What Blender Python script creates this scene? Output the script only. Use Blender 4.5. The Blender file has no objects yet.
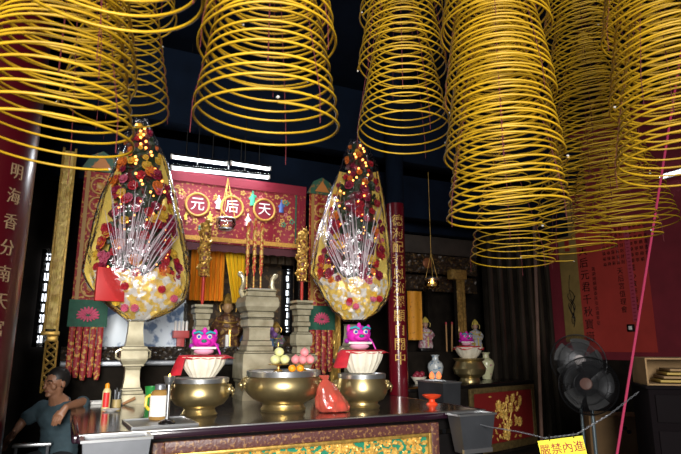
import bpy, bmesh, math, random
from math import sin, cos, pi, radians as R, sqrt, tan
from mathutils import Vector as V, Matrix as M, noise as NZ
S = bpy.context.scene
COL = S.collection
random.seed(7)
# ------------------------------------------------------------------ camera, world, light
F, EYE, YAW, PIT = 550.0, 1.46, R(26), R(12.1)
cd = bpy.data.cameras.new('camera'); cam = bpy.data.objects.new('camera', cd); COL.objects.link(cam)
cd.sensor_width = 36; cd.lens = F / 681 * 36; cd.clip_start = 0.05
cam.location = (0, 0, EYE); cam.rotation_euler = (pi/2 + PIT, 0, -YAW)
cd.dof.use_dof = True; cd.dof.focus_distance = 4.5; cd.dof.aperture_fstop = 5.0
S.camera = cam
S.view_settings.view_transform = 'Standard'; S.view_settings.look = 'None'
S.view_settings.exposure = 0.0; S.view_settings.gamma = 1; S.view_settings.use_curve_mapping = False
w = bpy.data.worlds.new('world'); S.world = w; w.use_nodes = True
w.node_tree.nodes['Background'].inputs[0].default_value = (.55, .68, 1, 1)
w.node_tree.nodes['Background'].inputs[1].default_value = .10
def area(name, loc, target, sx, sy, power, col=(1, 1, 1), spread=180):
    l = bpy.data.lights.new(name, 'AREA'); l.shape = 'RECTANGLE'; l.size = sx; l.size_y = sy; l.energy = power; l.color = col
    l.spread = R(spread)
    o = bpy.data.objects.new(name, l); COL.objects.link(o); o.location = loc
    o.rotation_euler = (V(target) - V(loc)).to_track_quat('-Z', 'Y').to_euler(); return o
area('courtyard_daylight', (-1.6, -3.2, 2.6), (1.0, 4.6, 1.45), 3.0, 2.4, 330, (1, .97, .92), 82)

# picture geometry: a pixel and a depth / plane give a world point
FW = V((sin(YAW)*cos(PIT), cos(YAW)*cos(PIT), sin(PIT))); RT = V((cos(YAW), -sin(YAW), 0)); UP = RT.cross(FW); C0 = V((0, 0, EYE))
def ray(px, py): return FW + RT*((px-340.5)/F) + UP*((227-py)/F)
def PZ(px, py, z): r = ray(px, py); return C0 + r*((z-EYE)/r.z)
def PY(px, py, y): r = ray(px, py); return C0 + r*(y/r.y)
def PX(px, py, x): r = ray(px, py); return C0 + r*(x/r.x)
def PD(px, py, d): return C0 + ray(px, py)*d
def depth(p): return (V(p)-C0).dot(FW)

# ------------------------------------------------------------------ materials
MATS = {}
def mat(name, col, rough=.5, metal=0, var=0, scale=8, col2=None, emit=0, alpha=None, trans=0, bump=0, coat=0, thr=None, detail=3, stretch=None):
    if name in MATS: return MATS[name]
    m = bpy.data.materials.new(name); m.use_nodes = True; nt = m.node_tree; b = nt.nodes['Principled BSDF']
    c4 = (*col, 1); b.inputs['Base Color'].default_value = c4
    b.inputs['Roughness'].default_value = rough; b.inputs['Metallic'].default_value = metal
    if coat: b.inputs['Coat Weight'].default_value = coat; b.inputs['Coat Roughness'].default_value = .12
    if trans: b.inputs['Transmission Weight'].default_value = trans; b.inputs['IOR'].default_value = 1.2
    if alpha is not None: b.inputs['Alpha'].default_value = alpha
    if emit: b.inputs['Emission Color'].default_value = c4; b.inputs['Emission Strength'].default_value = emit
    if var or col2 or bump:
        tc = nt.nodes.new('ShaderNodeTexCoord'); n = nt.nodes.new('ShaderNodeTexNoise')
        n.inputs['Scale'].default_value = scale; n.inputs['Detail'].default_value = detail
        if stretch:
            mp = nt.nodes.new('ShaderNodeMapping'); mp.inputs['Scale'].default_value = stretch
            nt.links.new(tc.outputs['Object'], mp.inputs[0]); nt.links.new(mp.outputs[0], n.inputs['Vector'])
        else: nt.links.new(tc.outputs['Object'], n.inputs['Vector'])
        if var or col2:
            r = nt.nodes.new('ShaderNodeValToRGB')
            lo, hi = (thr-.03, thr+.03) if thr else (.3, .7)
            r.color_ramp.elements[0].position = lo; r.color_ramp.elements[1].position = hi
            a = col; d = col2 if col2 else tuple(min(1, x*(1+var)) for x in col)
            if not col2: a = tuple(x*(1-var) for x in col)
            r.color_ramp.elements[0].color = (*a, 1); r.color_ramp.elements[1].color = (*d, 1)
            nt.links.new(n.outputs['Fac'], r.inputs[0]); nt.links.new(r.outputs[0], b.inputs['Base Color'])
            if emit: nt.links.new(r.outputs[0], b.inputs['Emission Color'])
        if bump:
            bp = nt.nodes.new('ShaderNodeBump'); bp.inputs['Strength'].default_value = bump; bp.inputs['Distance'].default_value = .01
            nt.links.new(n.outputs['Fac'], bp.inputs['Height']); nt.links.new(bp.outputs[0], b.inputs['Normal'])
    MATS[name] = m; return m
def film(name, tint, opac, rough=.08, ior=1.4):
    """thin clear plastic: mostly see-through, glossy creases"""
    m = bpy.data.materials.new(name); m.use_nodes = True; nt = m.node_tree; nt.nodes.clear()
    out = nt.nodes.new('ShaderNodeOutputMaterial'); mix = nt.nodes.new('ShaderNodeMixShader')
    tr = nt.nodes.new('ShaderNodeBsdfTransparent'); tr.inputs[0].default_value = (*tint, 1)
    gl = nt.nodes.new('ShaderNodeBsdfGlossy'); gl.inputs['Roughness'].default_value = rough; gl.inputs[0].default_value = (.9, .9, .95, 1)
    tc = nt.nodes.new('ShaderNodeTexCoord'); n = nt.nodes.new('ShaderNodeTexNoise'); n.inputs['Scale'].default_value = 7; n.inputs['Detail'].default_value = 4
    bp = nt.nodes.new('ShaderNodeBump'); bp.inputs['Strength'].default_value = 1; bp.inputs['Distance'].default_value = .04
    fr = nt.nodes.new('ShaderNodeFresnel'); fr.inputs[0].default_value = ior
    ad = nt.nodes.new('ShaderNodeMath'); ad.operation = 'ADD'; ad.inputs[1].default_value = opac; ad.use_clamp = True
    L = nt.links.new
    L(tc.outputs['Object'], n.inputs['Vector']); L(n.outputs['Fac'], bp.inputs['Height']); L(bp.outputs[0], gl.inputs['Normal'])
    L(bp.outputs[0], fr.inputs['Normal']); L(fr.outputs[0], ad.inputs[0]); L(ad.outputs[0], mix.inputs[0])
    L(tr.outputs[0], mix.inputs[1]); L(gl.outputs[0], mix.inputs[2]); L(mix.outputs[0], out.inputs[0]); return m

INC = mat('incense_yellow', (.43, .252, .005), .55, var=.25, scale=5)
THREAD = mat('thread_red', (.10, .008, .012), .8)
NAVY = mat('navy_paint', (.0022, .0058, .0145), .92, var=.3, scale=3)
DARK = mat('dark_wood', (.012, .009, .0065), .85, var=.4, scale=6)
BLACK = mat('black_lacquer', (.008, .007, .007), .25)
FLOOR = mat('floor_stone', (.02, .018, .016), .5, var=.3, scale=4)
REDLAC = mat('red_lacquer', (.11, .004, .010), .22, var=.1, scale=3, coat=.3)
REDLACSH = mat('shaded_red_lacquer', (.05, .002, .005), .28, coat=.2)  # red lacquer darkened: the left column's shade is in the colour
GOLD = mat('gold_leaf', (.62, .38, .09), .38, .65, var=.3, scale=30)
GOLDP = mat('gold_paint', (.70, .44, .10), .45, .25, var=.25, scale=30)
GOLDFOIL = mat('gold_foil', (.98, .76, .17), .34, .22, bump=.5, scale=14)
BRONZE = mat('brass_bronze', (.44, .345, .165), .36, .92, var=.22, scale=7)
STEEL = mat('brushed_steel', (.55, .56, .57), .30, .9)
STEELD = mat('dull_steel', (.20, .21, .23), .40, .55, var=.15, scale=5)
PEWTER = mat('pewter', (.78, .71, .50), .24, .45, col2=(.40, .35, .22), scale=7, detail=5)
DARKBAND = mat('dark_band', (.07, .06, .035), .4, .5)  # dark metal for the lines at the pewter steps
REDCLOTH = mat('red_cloth', (.50, .012, .025), .7, var=.2, scale=20)
REDGOLD = mat('red_gold_brocade', (.26, .008, .015), .6, col2=(.50, .26, .05), thr=.56, scale=34, detail=2)
DREDGOLD = mat('dark_red_gold_brocade', (.12, .008, .010), .6, col2=(.30, .15, .03), thr=.55, scale=40, detail=2)
BANNER = mat('banner_red', (.22, .006, .020), .6, col2=(.42, .20, .05), thr=.60, scale=26, detail=2)
BANNERP = mat('banner_border_red', (.20, .004, .020), .6)
GREENCL = mat('green_cloth', (.005, .075, .042), .7, var=.2, scale=20)
GREENP = mat('green_paint', (.01, .20, .12), .5)
ORANGECL = mat('orange_cloth', (.92, .32, .014), .7, var=.18, scale=9, stretch=(6, 6, .5))
YELLOWCL = mat('yellow_silk', (.95, .60, .02), .6, var=.15, scale=9, stretch=(6, 6, .5))
WHITE = mat('white_paint', (.80, .79, .76), .5)
CREAM = mat('cream_paper', (.80, .74, .60), .6, var=.12, scale=14)
MAGENTA = mat('magenta_felt', (.65, .015, .40), .55)
PINK = mat('pink_bun', (.80, .28, .30), .5, var=.12, scale=10)
APPLE = mat('pale_apple', (.72, .72, .33), .4, var=.12, scale=10)
ORANGE = mat('orange_peel', (.95, .33, .01), .4, bump=.15, scale=60)
BLUEP = mat('blue_paint', (.03, .10, .45), .5)
SKIN = mat('skin', (.27, .125, .068), .5, var=.08, scale=12)
SHIRT = mat('teal_grey_shirt', (.030, .056, .070), .85, var=.15, scale=18)
TROUS = mat('dark_trousers', (.02, .022, .028), .8)
HAIR = mat('black_hair', (.007, .006, .006), .5)
TUBE = mat('tube_glow', (.86, .93, 1.0), emit=5)
FAIRY = mat('fairy_bulb', (1.0, .36, .07), emit=5)
FLAME = mat('flame', (1.0, .45, .08), emit=10)
SKYG = mat('daylight_pane', (.88, .93, 1), emit=2.2)
GLASSF = film('clear_glass', (.97, .98, .98), .02, .03)
CELLO = film('cellophane', (.98, .98, .98), .06, .20, 1.12)
def bagmat():
    m = film('red_plastic_film', (.95, .30, .24), .10, .15, 1.35); nt = m.node_tree
    d = nt.nodes.new('ShaderNodeBsdfDiffuse'); d.inputs[0].default_value = (.80, .19, .13, 1); mx = nt.nodes.new('ShaderNodeMixShader'); mx.inputs[0].default_value = .34
    old = [n for n in nt.nodes if n.type == 'MIX_SHADER' and n != mx][0]; out = [n for n in nt.nodes if n.type == 'OUTPUT_MATERIAL'][0]
    nt.links.new(old.outputs[0], mx.inputs[1]); nt.links.new(d.outputs[0], mx.inputs[2]); nt.links.new(mx.outputs[0], out.inputs[0]); return m
REDBAG = bagmat()
MESHG = film('fan_guard_sheen', (.42, .43, .45), .05, .3)
CARD = mat('cardboard', (.32, .20, .09), .8, var=.15, scale=6)
PURPLE = mat('purple_lacquer', (.020, .006, .014), .18, coat=.6)
TOPM = mat('dark_glossy_top', (.085, .068, .056), .15, .35, var=.25, scale=3, coat=.5)
BROWNF = mat('carved_brown', (.10, .035, .030), .45, col2=(.26, .13, .05), thr=.57, scale=40, bump=.5)
LEAF = mat('leaf_green', (.020, .045, .018), .5, col2=(.14, .012, .02), thr=.52, scale=9)
TINSEL = mat('silver_tinsel', (.58, .47, .52), .5, 0)
PINKROPE = mat('pink_rope', (.42, .025, .09), .7)

for m_ in (DARK, NAVY): m_.node_tree.nodes['Principled BSDF'].inputs['Specular IOR Level'].default_value = .12
# ------------------------------------------------------------------ mesh helpers
class MB:
    def __init__(s): s.b = bmesh.new()
    def box(s, c, size, rot=None, bev=0):
        r = bmesh.ops.create_cube(s.b, size=1); vs = r['verts']
        mx = M.Translation(V(c)) @ (rot.to_4x4() if rot else M.Identity(4)) @ M.Diagonal((*size, 1))
        bmesh.ops.transform(s.b, matrix=mx, verts=vs)
        if bev:
            es = list({e for v in vs for e in v.link_edges})
            bmesh.ops.bevel(s.b, geom=es, offset=bev, segments=2, profile=.5, affect='EDGES')
        return s
    def hexa(s, p):            # eight corners, bottom ring then top ring
        v = [s.b.verts.new(q) for q in p]
        for f in ((3,2,1,0),(4,5,6,7),(0,1,5,4),(1,2,6,5),(2,3,7,6),(3,0,4,7)): s.b.faces.new([v[i] for i in f])
        return s
    def lathe(s, prof, n=28, c=(0,0,0), sq=False, rot=None, wob=None):
        c = V(c); rings = []
        for r, z in prof:
            ring = []
            for i in range(n if not sq else 4):
                a = 2*pi*i/n if not sq else pi/4 + pi/2*i
                rr = r*(sqrt(2) if sq else 1)*(wob(a, z) if wob else 1)
                p = V((rr*cos(a), rr*sin(a), z))
                if rot: p = rot @ p
                ring.append(s.b.verts.new(c+p))
            rings.append(ring)
        k = len(rings[0])
        for a, b in zip(rings, rings[1:]):
            for i in range(k): s.b.faces.new((a[i], a[(i+1)%k], b[(i+1)%k], b[i]))
        s.b.faces.new(rings[0][::-1]); s.b.faces.new(rings[-1]); return s
    def tube(s, pts, r, n=8, cap=True):
        pts = [V(p) for p in pts]; rings = []
        t = (pts[1]-pts[0]).normalized(); x = t.orthogonal().normalized()
        for i, p in enumerate(pts):
            t = (pts[min(i+1, len(pts)-1)]-pts[max(i-1, 0)]).normalized()
            x = (x - t*x.dot(t)).normalized(); y = t.cross(x); rr = r[i] if isinstance(r, (list, tuple)) else r
            rings.append([s.b.verts.new(p+(x*cos(2*pi*k/n)+y*sin(2*pi*k/n))*rr) for k in range(n)])
        for a, b in zip(rings, rings[1:]):
            for k in range(n): s.b.faces.new((a[k], a[(k+1)%n], b[(k+1)%n], b[k]))
        if cap: s.b.faces.new(rings[0][::-1]); s.b.faces.new(rings[-1])
        return s
    def ball(s, c, r, sub=2, squash=(1,1,1), rot=None):
        q = bmesh.ops.create_icosphere(s.b, subdivisions=sub, radius=1)
        mx = M.Translation(V(c)) @ (rot.to_4x4() if rot else M.Identity(4)) @ M.Diagonal((r*squash[0], r*squash[1], r*squash[2], 1))
        bmesh.ops.transform(s.b, matrix=mx, verts=q['verts']); return s
    def sheet(s, f, nu, nv, th=.004):      # f(u,v) -> point, given a real thickness
        g = [[V(f(i/nu, j/nv)) for i in range(nu+1)] for j in range(nv+1)]
        def nrm(i, j):
            a = g[j][min(i+1, nu)]-g[j][max(i-1, 0)]; b = g[min(j+1, nv)][i]-g[max(j-1, 0)][i]; c = a.cross(b)
            return c.normalized() if c.length > 1e-9 else V((0,0,1))
        A = [[s.b.verts.new(g[j][i]+nrm(i,j)*th/2) for i in range(nu+1)] for j in range(nv+1)]
        B = [[s.b.verts.new(g[j][i]-nrm(i,j)*th/2) for i in range(nu+1)] for j in range(nv+1)]
        for j in range(nv):
            for i in range(nu):
                s.b.faces.new((A[j][i], A[j][i+1], A[j+1][i+1], A[j+1][i])); s.b.faces.new((B[j][i], B[j+1][i], B[j+1][i+1], B[j][i+1]))
        for i in range(nu):
            s.b.faces.new((A[0][i], B[0][i], B[0][i+1], A[0][i+1])); s.b.faces.new((A[nv][i], A[nv][i+1], B[nv][i+1], B[nv][i]))
        for j in range(nv):
            s.b.faces.new((A[j][0], A[j+1][0], B[j+1][0], B[j][0])); s.b.faces.new((A[j][nu], B[j][nu], B[j+1][nu], A[j+1][nu]))
        return s
    def poly(s, pts, th, axis=V((0,1,0))):  # extruded outline
        a = [s.b.verts.new(V(p)) for p in pts]; b = [s.b.verts.new(V(p)+axis*th) for p in pts]; n = len(a)
        s.b.faces.new(a); s.b.faces.new(b[::-1])
        for i in range(n): s.b.faces.new((a[i], b[i], b[(i+1)%n], a[(i+1)%n]))
        return s
    def move(s, v): bmesh.ops.translate(s.b, vec=V(v), verts=s.b.verts[:]); return s
    def spin(s, mx): bmesh.ops.transform(s.b, matrix=mx, verts=s.b.verts[:]); return s
    def build(s, name, m, parent=None, loc=None, smooth=35, label=None):
        bmesh.ops.recalc_face_normals(s.b, faces=s.b.faces[:])
        if smooth:
            ca = cos(R(smooth))
            for f in s.b.faces: f.smooth = True
            for e in s.b.edges:
                if len(e.link_faces) == 2 and e.link_faces[0].normal.dot(e.link_faces[1].normal) < ca: e.smooth = False
        me = bpy.data.meshes.new(name); s.b.to_mesh(me); s.b.free()
        for q in (m if isinstance(m, (list, tuple)) else [m]): me.materials.append(q)
        o = bpy.data.objects.new(name, me); COL.objects.link(o)
        if parent: o.parent = parent
        if loc is not None: o.location = loc
        if label: o['label'] = label
        return o
def tag(o, label, cat, group=None):
    o['label'] = label; o['category'] = cat
    if group: o['group'] = group
    return o
def thing(name, label, cat, loc=(0,0,0), rz=0, group=None):
    o = bpy.data.objects.new(name, None); COL.objects.link(o); o.empty_display_size = .1
    o.location = loc; o.rotation_euler = (0, 0, rz); return tag(o, label, cat, group)
def struct(o): o['kind'] = 'structure'; return o
def copy_tree(o, parent=None):
    c = o.copy(); COL.objects.link(c)
    if parent: c.parent = parent
    for ch in o.children[:]: copy_tree(ch, c)
    return c
def text(name, s, size, m, parent, loc, rot=(pi/2, 0, 0), ext=.002, gap=None):
    """writing as raised mesh letters; gap stacks the characters downwards"""
    cu = bpy.data.curves.new(name, 'FONT'); cu.size = size; cu.extrude = ext; cu.align_x = 'CENTER'; cu.align_y = 'CENTER'
    cu.body = '\n'.join(s) if gap else s
    if gap: cu.space_line = gap
    o = bpy.data.objects.new(name, cu); COL.objects.link(o); bpy.context.view_layer.update()
    me = bpy.data.meshes.new_from_object(o.evaluated_get(bpy.context.evaluated_depsgraph_get()))
    bpy.data.objects.remove(o); me.materials.clear(); me.materials.append(m)
    q = bpy.data.objects.new(name, me); COL.objects.link(q); q.parent = parent; q.location = loc; q.rotation_euler = rot
    return q

# ------------------------------------------------------------------ setting
XL, XR, YB, CE = -2.2, 7.4, 7.7, 5.0
struct(MB().box(((XL+XR)/2, 1.7, -.05), (XR-XL+.4, 12.4, .1)).build('floor', FLOOR))
struct(MB().box(((XL+XR)/2, 1.7, CE+.05), (XR-XL+.4, 12.4, .1)).build('ceiling', NAVY))
struct(MB().box(((XL+XR)/2, YB+.1, CE/2), (XR-XL+.4, .2, CE)).build('wall_back', mat('back_wall', (.014, .011, .009), .9, var=.5, scale=3)))
struct(MB().box((XL-.1, 1.7, CE/2), (.2, 12.2, CE)).build('wall_left', DARK))
REDWALL = mat('red_wall', (.19, .014, .026), .75, var=.12, scale=4)
struct(MB().box((XR+.1, 1.7, CE/2), (.2, 12.2, CE)).build('wall_right', REDWALL))
struct(MB().box((XR-.008, 1.7, .62), (.016, 12.0, 1.24)).build('baseboard_right', DARK))
# navy beams under the ceiling
b = MB(); b.box(((XL+XR)/2, 6.55, 3.55), (XR-XL, .22, .62), bev=.01); struct(b.build('trim_1', NAVY))
b = MB(); b.box(((XL+XR)/2, 6.15, 4.35), (XR-XL, .25, .9), bev=.01); struct(b.build('trim_2', NAVY))

def column(px, Y, r, chars, ztop, label, csize, cx, cz, gap=1.0, m=None, ink=None):
    p = PY(px, 345, Y); t = thing('temple_column', label, 'column', (p.x, p.y, 0))
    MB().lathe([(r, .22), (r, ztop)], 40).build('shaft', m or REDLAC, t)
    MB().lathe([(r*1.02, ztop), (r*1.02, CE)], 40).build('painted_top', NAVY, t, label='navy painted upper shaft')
    MB().lathe([(r*1.45, 0), (r*1.5, .06), (r*1.25, .12), (r*1.35, .18), (r*1.05, .22)], 40).build('stone_base', FLOOR, t)
    a = math.atan2(C0.y-p.y, C0.x-p.x) + cx          # direction towards the viewer, turned a little
    n = len(chars); o = None
    dirv = V((cos(a), sin(a), 0)); o = text('inscription', chars, csize, ink or GOLDP, t, dirv*(r+.001)+V((0, 0, cz)), (pi/2, 0, a+pi/2), .003, gap)
    # bend the letters round the shaft
    for v in o.data.vertices:
        th = v.co.x/r; rad = r + v.co.z
        v.co = V((rad*sin(th), v.co.y, rad*cos(th)-r))
    return t
column(398, 5.80, .112, '德海配君恩流澤顯自開中', PY(398, 205, 5.8).z, 'slim red lacquered column with gold characters behind the altar table', .155, R(14), 2.13, 1.08)
column(-58, 4.0, .37, '明海香分南天宮', 3.9, 'thick shaded red column cut by the left edge of the picture', .105, R(42), 2.02, 1.5, REDLACSH, mat('darker_gilt', (.20, .13, .07), .6))  # shaft in the shade-darkened red, letters in a darker gilt

# lattice window far left, daylight behind
def lattice(name, px0, px1, y0, y1, Y, n, m):
    a = PY(px0, y1, Y); bb = PY(px1, y0, Y); t = bpy.data.objects.new(name, None); COL.objects.link(t); t.location = (a.x, Y, a.z); struct(t)
    w_, h_ = bb.x-a.x, bb.z-a.z
    MB().box((w_/2, .05, h_/2), (w_, .02, h_)).build('pane', SKYG, t)
    f = MB()
    for x in (0, w_): f.box((x, 0, h_/2), (.05, .06, h_+.05))
    for z in (0, h_): f.box((w_/2, 0, z), (w_+.05, .06, .05))
    f.build('frame', BLACK, t)
    l = MB(); rnd = random.Random(n)
    cw, chh = w_/n, h_/m
    for j in range(m):
        l.box((w_/2, 0, j*chh), (w_, .02, chh*.26))
        for i in range(n):
            x = (i+.5)*cw + (.35*cw if j % 2 else -.2*cw)
            l.box((x, 0, (j+.5)*chh), (cw*.30, .02, chh))
            if rnd.random() < .4: l.box(((i+.5)*cw, 0, (j+.55)*chh), (cw*.8, .02, chh*.25))
    l.build('lattice', BLACK, t); return t
lattice('window_1', 34, 55, 252, 345, 7.6, 3, 9)
lattice('window_2', 282.5, 291, 268, 334, 7.18, 1, 9)

# louvred wall of dark slats beside the side altar
t = bpy.data.objects.new('trim_3', None); COL.objects.link(t); struct(t); t.location = (5.95, 6.85, 0)
b = MB(); b.box((.72, .1, 1.75), (1.44, .05, 3.5)); b.build('backboard', DARK, t)
SLAT = mat('slat_brown', (.030, .024, .018), .22, var=.4, scale=5, stretch=(1, 1, .2))
for k in range(7): MB().box((.08+k*.21, .03, 1.75), (.075, .07, 3.5), bev=.012).build('slat', SLAT, t)
t['kind'] = 'structure'

# ------------------------------------------------------------------ altar table
TZ, TY0, TY1, TX0, TX1 = .96, 3.60, 5.62, .10, 3.02
t = thing('altar_table', 'long dark lacquered altar table with a carved green and gold front', 'table', (TX0, TY0, 0))
W, D = TX1-TX0, TY1-TY0
b = MB(); b.box((W/2, D/2+.03, TZ-.02), (W, D-.06, .04)); b.build('tabletop', TOPM, t)
b = MB(); b.box((W/2, .0, TZ-.022), (W, .06, .05), bev=.018); b.box((0, D/2, TZ-.022), (.05, D, .048), bev=.015); b.box((W, D/2, TZ-.022), (.05, D, .048), bev=.015)
b.build('edge_moulding', PURPLE, t)
MB().box((W/2, -.018, TZ+.0015), (W-.02, .030, .006), bev=.002).build('edge_glint', STEEL, t, label='bright strip set as the edge highlight')  # strip added to draw the highlight along the front edge
b = MB(); b.box((W/2+.10, D/2+.04, TZ-.09), (W-.30, D-.12, .10)); b.build('apron', BLACK, t)
px0, px1 = .42, 2.50      # carved front panel, local x
fz = TZ-.075
fr = MB()
for (c, s_) in (((( px0+px1)/2, .05, fz-.035), (px1-px0-.14, .05, .07)), ((px0+.035, .05, fz-.4), (.07, .05, .80)), ((px1-.035, .05, fz-.4), (.07, .05, .80)), (((px0+px1)/2, .05, fz-.765), (px1-px0-.14, .05, .07))):
    fr.box(c, s_, bev=.008)
frame = fr.build('panel_frame', BROWNF, t, label='brown carved frame')
g = MB(); x0, x1, z1, z0 = px0+.07, px1-.07, fz-.07, fz-.765
for (c, s_) in ((((x0+x1)/2, .045, z1-.012), (x1-x0-.048, .05, .024)), ((x0+.012, .045, (z0+z1)/2), (.024, .05, z1-z0)), ((x1-.012, .045, (z0+z1)/2), (.024, .05, z1-z0))):
    g.box(c, s_, bev=.006)
g.build('gilt_border', GOLD, t)
MB().box(((x0+x1)/2, .075, (z0+z1)/2), (x1-x0-.03, .02, z1-z0)).build('green_ground', GREENP, t, label='green painted ground of the carving')
def relief(u, v):
    x = x0+.024+u*(x1-x0-.048); z = z0+v*(z1-z0-.024)
    q = V((x*17, z*24, 3.1)); h = NZ.noise(q)+.55*NZ.noise(q*2.1+V((x*5, 0, 0)))
    h = 1-abs(h)*3.6
    return (x, .066-.030*max(-.35, min(1, h))+.004*NZ.noise(q*5), z)
MB().sheet(relief, 260, 70, .004).build('carved_relief', GOLDP, t, label='gilded carved scrollwork')
MB().box((.25, D/2+.05, .42), (.03, D-.3, .80)).build('end_panel', BLACK, t)
for x in (.28, W-.07):
    for y in (.08, D-.1): MB().box((x, y, (TZ-.14)/2), (.12, .12, TZ-.14), bev=.01).build('leg', BLACK, t)
MB().box((W/2+.12, D-.2, .42), (W-.44, .04, .80)).build('back_panel', BLACK, t)
MB().box((px0/2+.12, .075, .40), (px0-.25, .03, .78)).build('side_panel', BLACK, t); MB().box((px1+(W-px1)/2-.03, .075, .40), (W-px1-.1, .03, .78)).build('side_panel', BLACK, t)

# steel ash hoppers
def hopper(p, wx, wy, h, tp, label, m=STEELD, rz=0):
    t = thing('ash_hopper', label, 'metal bin', p, rz, 'steel ash bins')
    x, y = wx/2, wy/2
    q = MB()
    def ring(s_, z, inn=0): return [(sx*(x*s_-inn), sy*(y*s_-inn), z) for sx, sy in ((-1,-1),(1,-1),(1,1),(-1,1))]
    rings = [ring(tp, -h), ring(1, 0), ring(1, 0, .006), ring(tp, -h+.02, .006)]
    vs = [[q.b.verts.new(c) for c in r_] for r_ in rings]
    for a, b_ in zip(vs, vs[1:]):
        for i in range(4): q.b.faces.new((a[i], a[(i+1)%4], b_[(i+1)%4], b_[i]))
    q.b.faces.new(vs[0]); q.b.faces.new(vs[-1]); q.build('body', m, t)
    l = MB()
    for c, s_ in (((0, -y, 0), (wx+.02, .02, .014)), ((0, y, 0), (wx+.02, .02, .014)), ((-x, 0, 0), (.02, wy, .014)), ((x, 0, 0), (.02, wy, .014))): l.box(c, s_)
    l.build('rolled_rim', STEEL, t)
    l = MB(); l.box((0, -y*tp, -h+.015), (wx*tp+.02, .02, .03)); l.build('bottom_lip', STEEL, t)
    return t
# bins hung on the table's front corners and one by the side altar
p = PZ(111, 436, TZ); hopper((TX0+.20, TY0-.13, TZ-.005), .35, .17, .26, .86, 'steel ash bin hung on the left front corner of the table, near the seated man', STEELD)
hopper((2.79, TY0-.125, TZ-.005), .33, .15, .27, .74, 'steel ash bin hung on the right front corner of the altar table', mat('shaded_steel', (.075, .08, .09), .40, .55, var=.15, scale=5))  # bin steel darkened, as less light reaches this end
STEELSH = mat('deep_shaded_steel', (.055, .058, .065), .42, .5, var=.15, scale=5)  # still darker copy of the bin steel, shade put into the colour
p = PY(443, 383, 5.15)
t = hopper((p.x+.12, p.y+.25, p.z), .24, .50, .34, .93, 'steel ash box on legs between the altar table and the side altar', STEELSH)
for sx in (-1, 1):
    for sy in (-1, 1): MB().box((sx*.085, sy*.19, (-.33-p.z)/2), (.025, .025, p.z-.33)).build('leg', STEELSH, t)

# ------------------------------------------------------------------ pewter altar set
def crisp(prof):       # sharp ledges where the profile steps
    out = [prof[0]]
    for (r0, z0), (r1, z1) in zip(prof, prof[1:]):
        if abs(r1-r0) >= 1 and z1-z0 <= 3.2: out += [(r0, z1-.5), (r1, z1-.3)] if r1 > r0 else [(r0, z0+.3), (r1, z0+.5)]
        out.append((r1, z1))
    return out
def pedestal(px, Y, prof, label, name='altar_candlestick', group=None, s=None, base_z=TZ):
    q = PY(px, 345, Y); s = s or depth(q)/550
    t = thing(name, label, 'altar stand', (q.x, Y, base_z), 0, group)
    MB().lathe([(r*s, z*s) for r, z in crisp(prof)], sq=True).build('stepped_body', PEWTER, t, smooth=10)
    for (r0, z0), (r1, z1) in zip(prof, prof[1:]):
        if abs(r1-r0) >= 1 and z1-z0 <= 3.2: MB().box((0, 0, (z1 if r1 > r0 else z0)*s-.0*s), ((max(r0, r1)*2-.9)*s, (max(r0, r1)*2-.9)*s, .9*s)).move((0, 0, (-.75 if r1 > r0 else .75)*s)).build('ledge_band', DARKBAND, t)  # dark band at each step of the profile
    return t, s
vase = [(14,0),(14,2),(13,9),(11.5,11),(11.5,12.5),(10,13.5),(10,15),(8.5,17),(7.5,24),(7.2,34),(8,37),(10.5,39),(10.5,40),(13,44),(13.4,46),(13.4,54),(12.5,56),(12.5,58),(9.5,60),(8.5,64),(8,70),(7.5,74),(7.5,84),(8.5,86)]
t1, s1 = pedestal(134, 5.34, vase, 'square pewter flower vase under the left cellophane bouquet', 'altar_vase', s=.0083)
for sx in (-1, 1):
    MB().tube([(sx*13.4*s1, 0, 45*s1), (sx*17*s1, 0, 47*s1), (sx*17.5*s1, 0, 53*s1), (sx*13*s1, 0, 56*s1)], .010, 8).build('side_handle', PEWTER, t1)
MB().lathe([(14.5*s1, .001), (14.5*s1, .012)], sq=True).build('base_slab', PEWTER, t1)
t2, s2 = pedestal(352, 5.34, vase, 'square pewter flower vase under the right cellophane bouquet', 'altar_vase', s=.0083)
for sx in (-1, 1):
    MB().tube([(sx*13.4*s2, 0, 45*s2), (sx*17*s2, 0, 47*s2), (sx*17.5*s2, 0, 53*s2), (sx*13*s2, 0, 56*s2)], .010, 8).build('side_handle', PEWTER, t2)
cst = [(13,0),(13,3),(11,8),(10,10),(8,14),(7.5,26),(9,30),(12.5,34),(12.5,37),(11,39),(7,41),(6.8,47),(8,48),(8.6,50),(8.6,58),(7.4,60),(5.6,62),(5.6,64),(7,67),(7,70),(6,72),(6,76),(7,78),(7.4,82),(9,84),(9,87),(7,88),(9,90),(9,92)]
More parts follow.
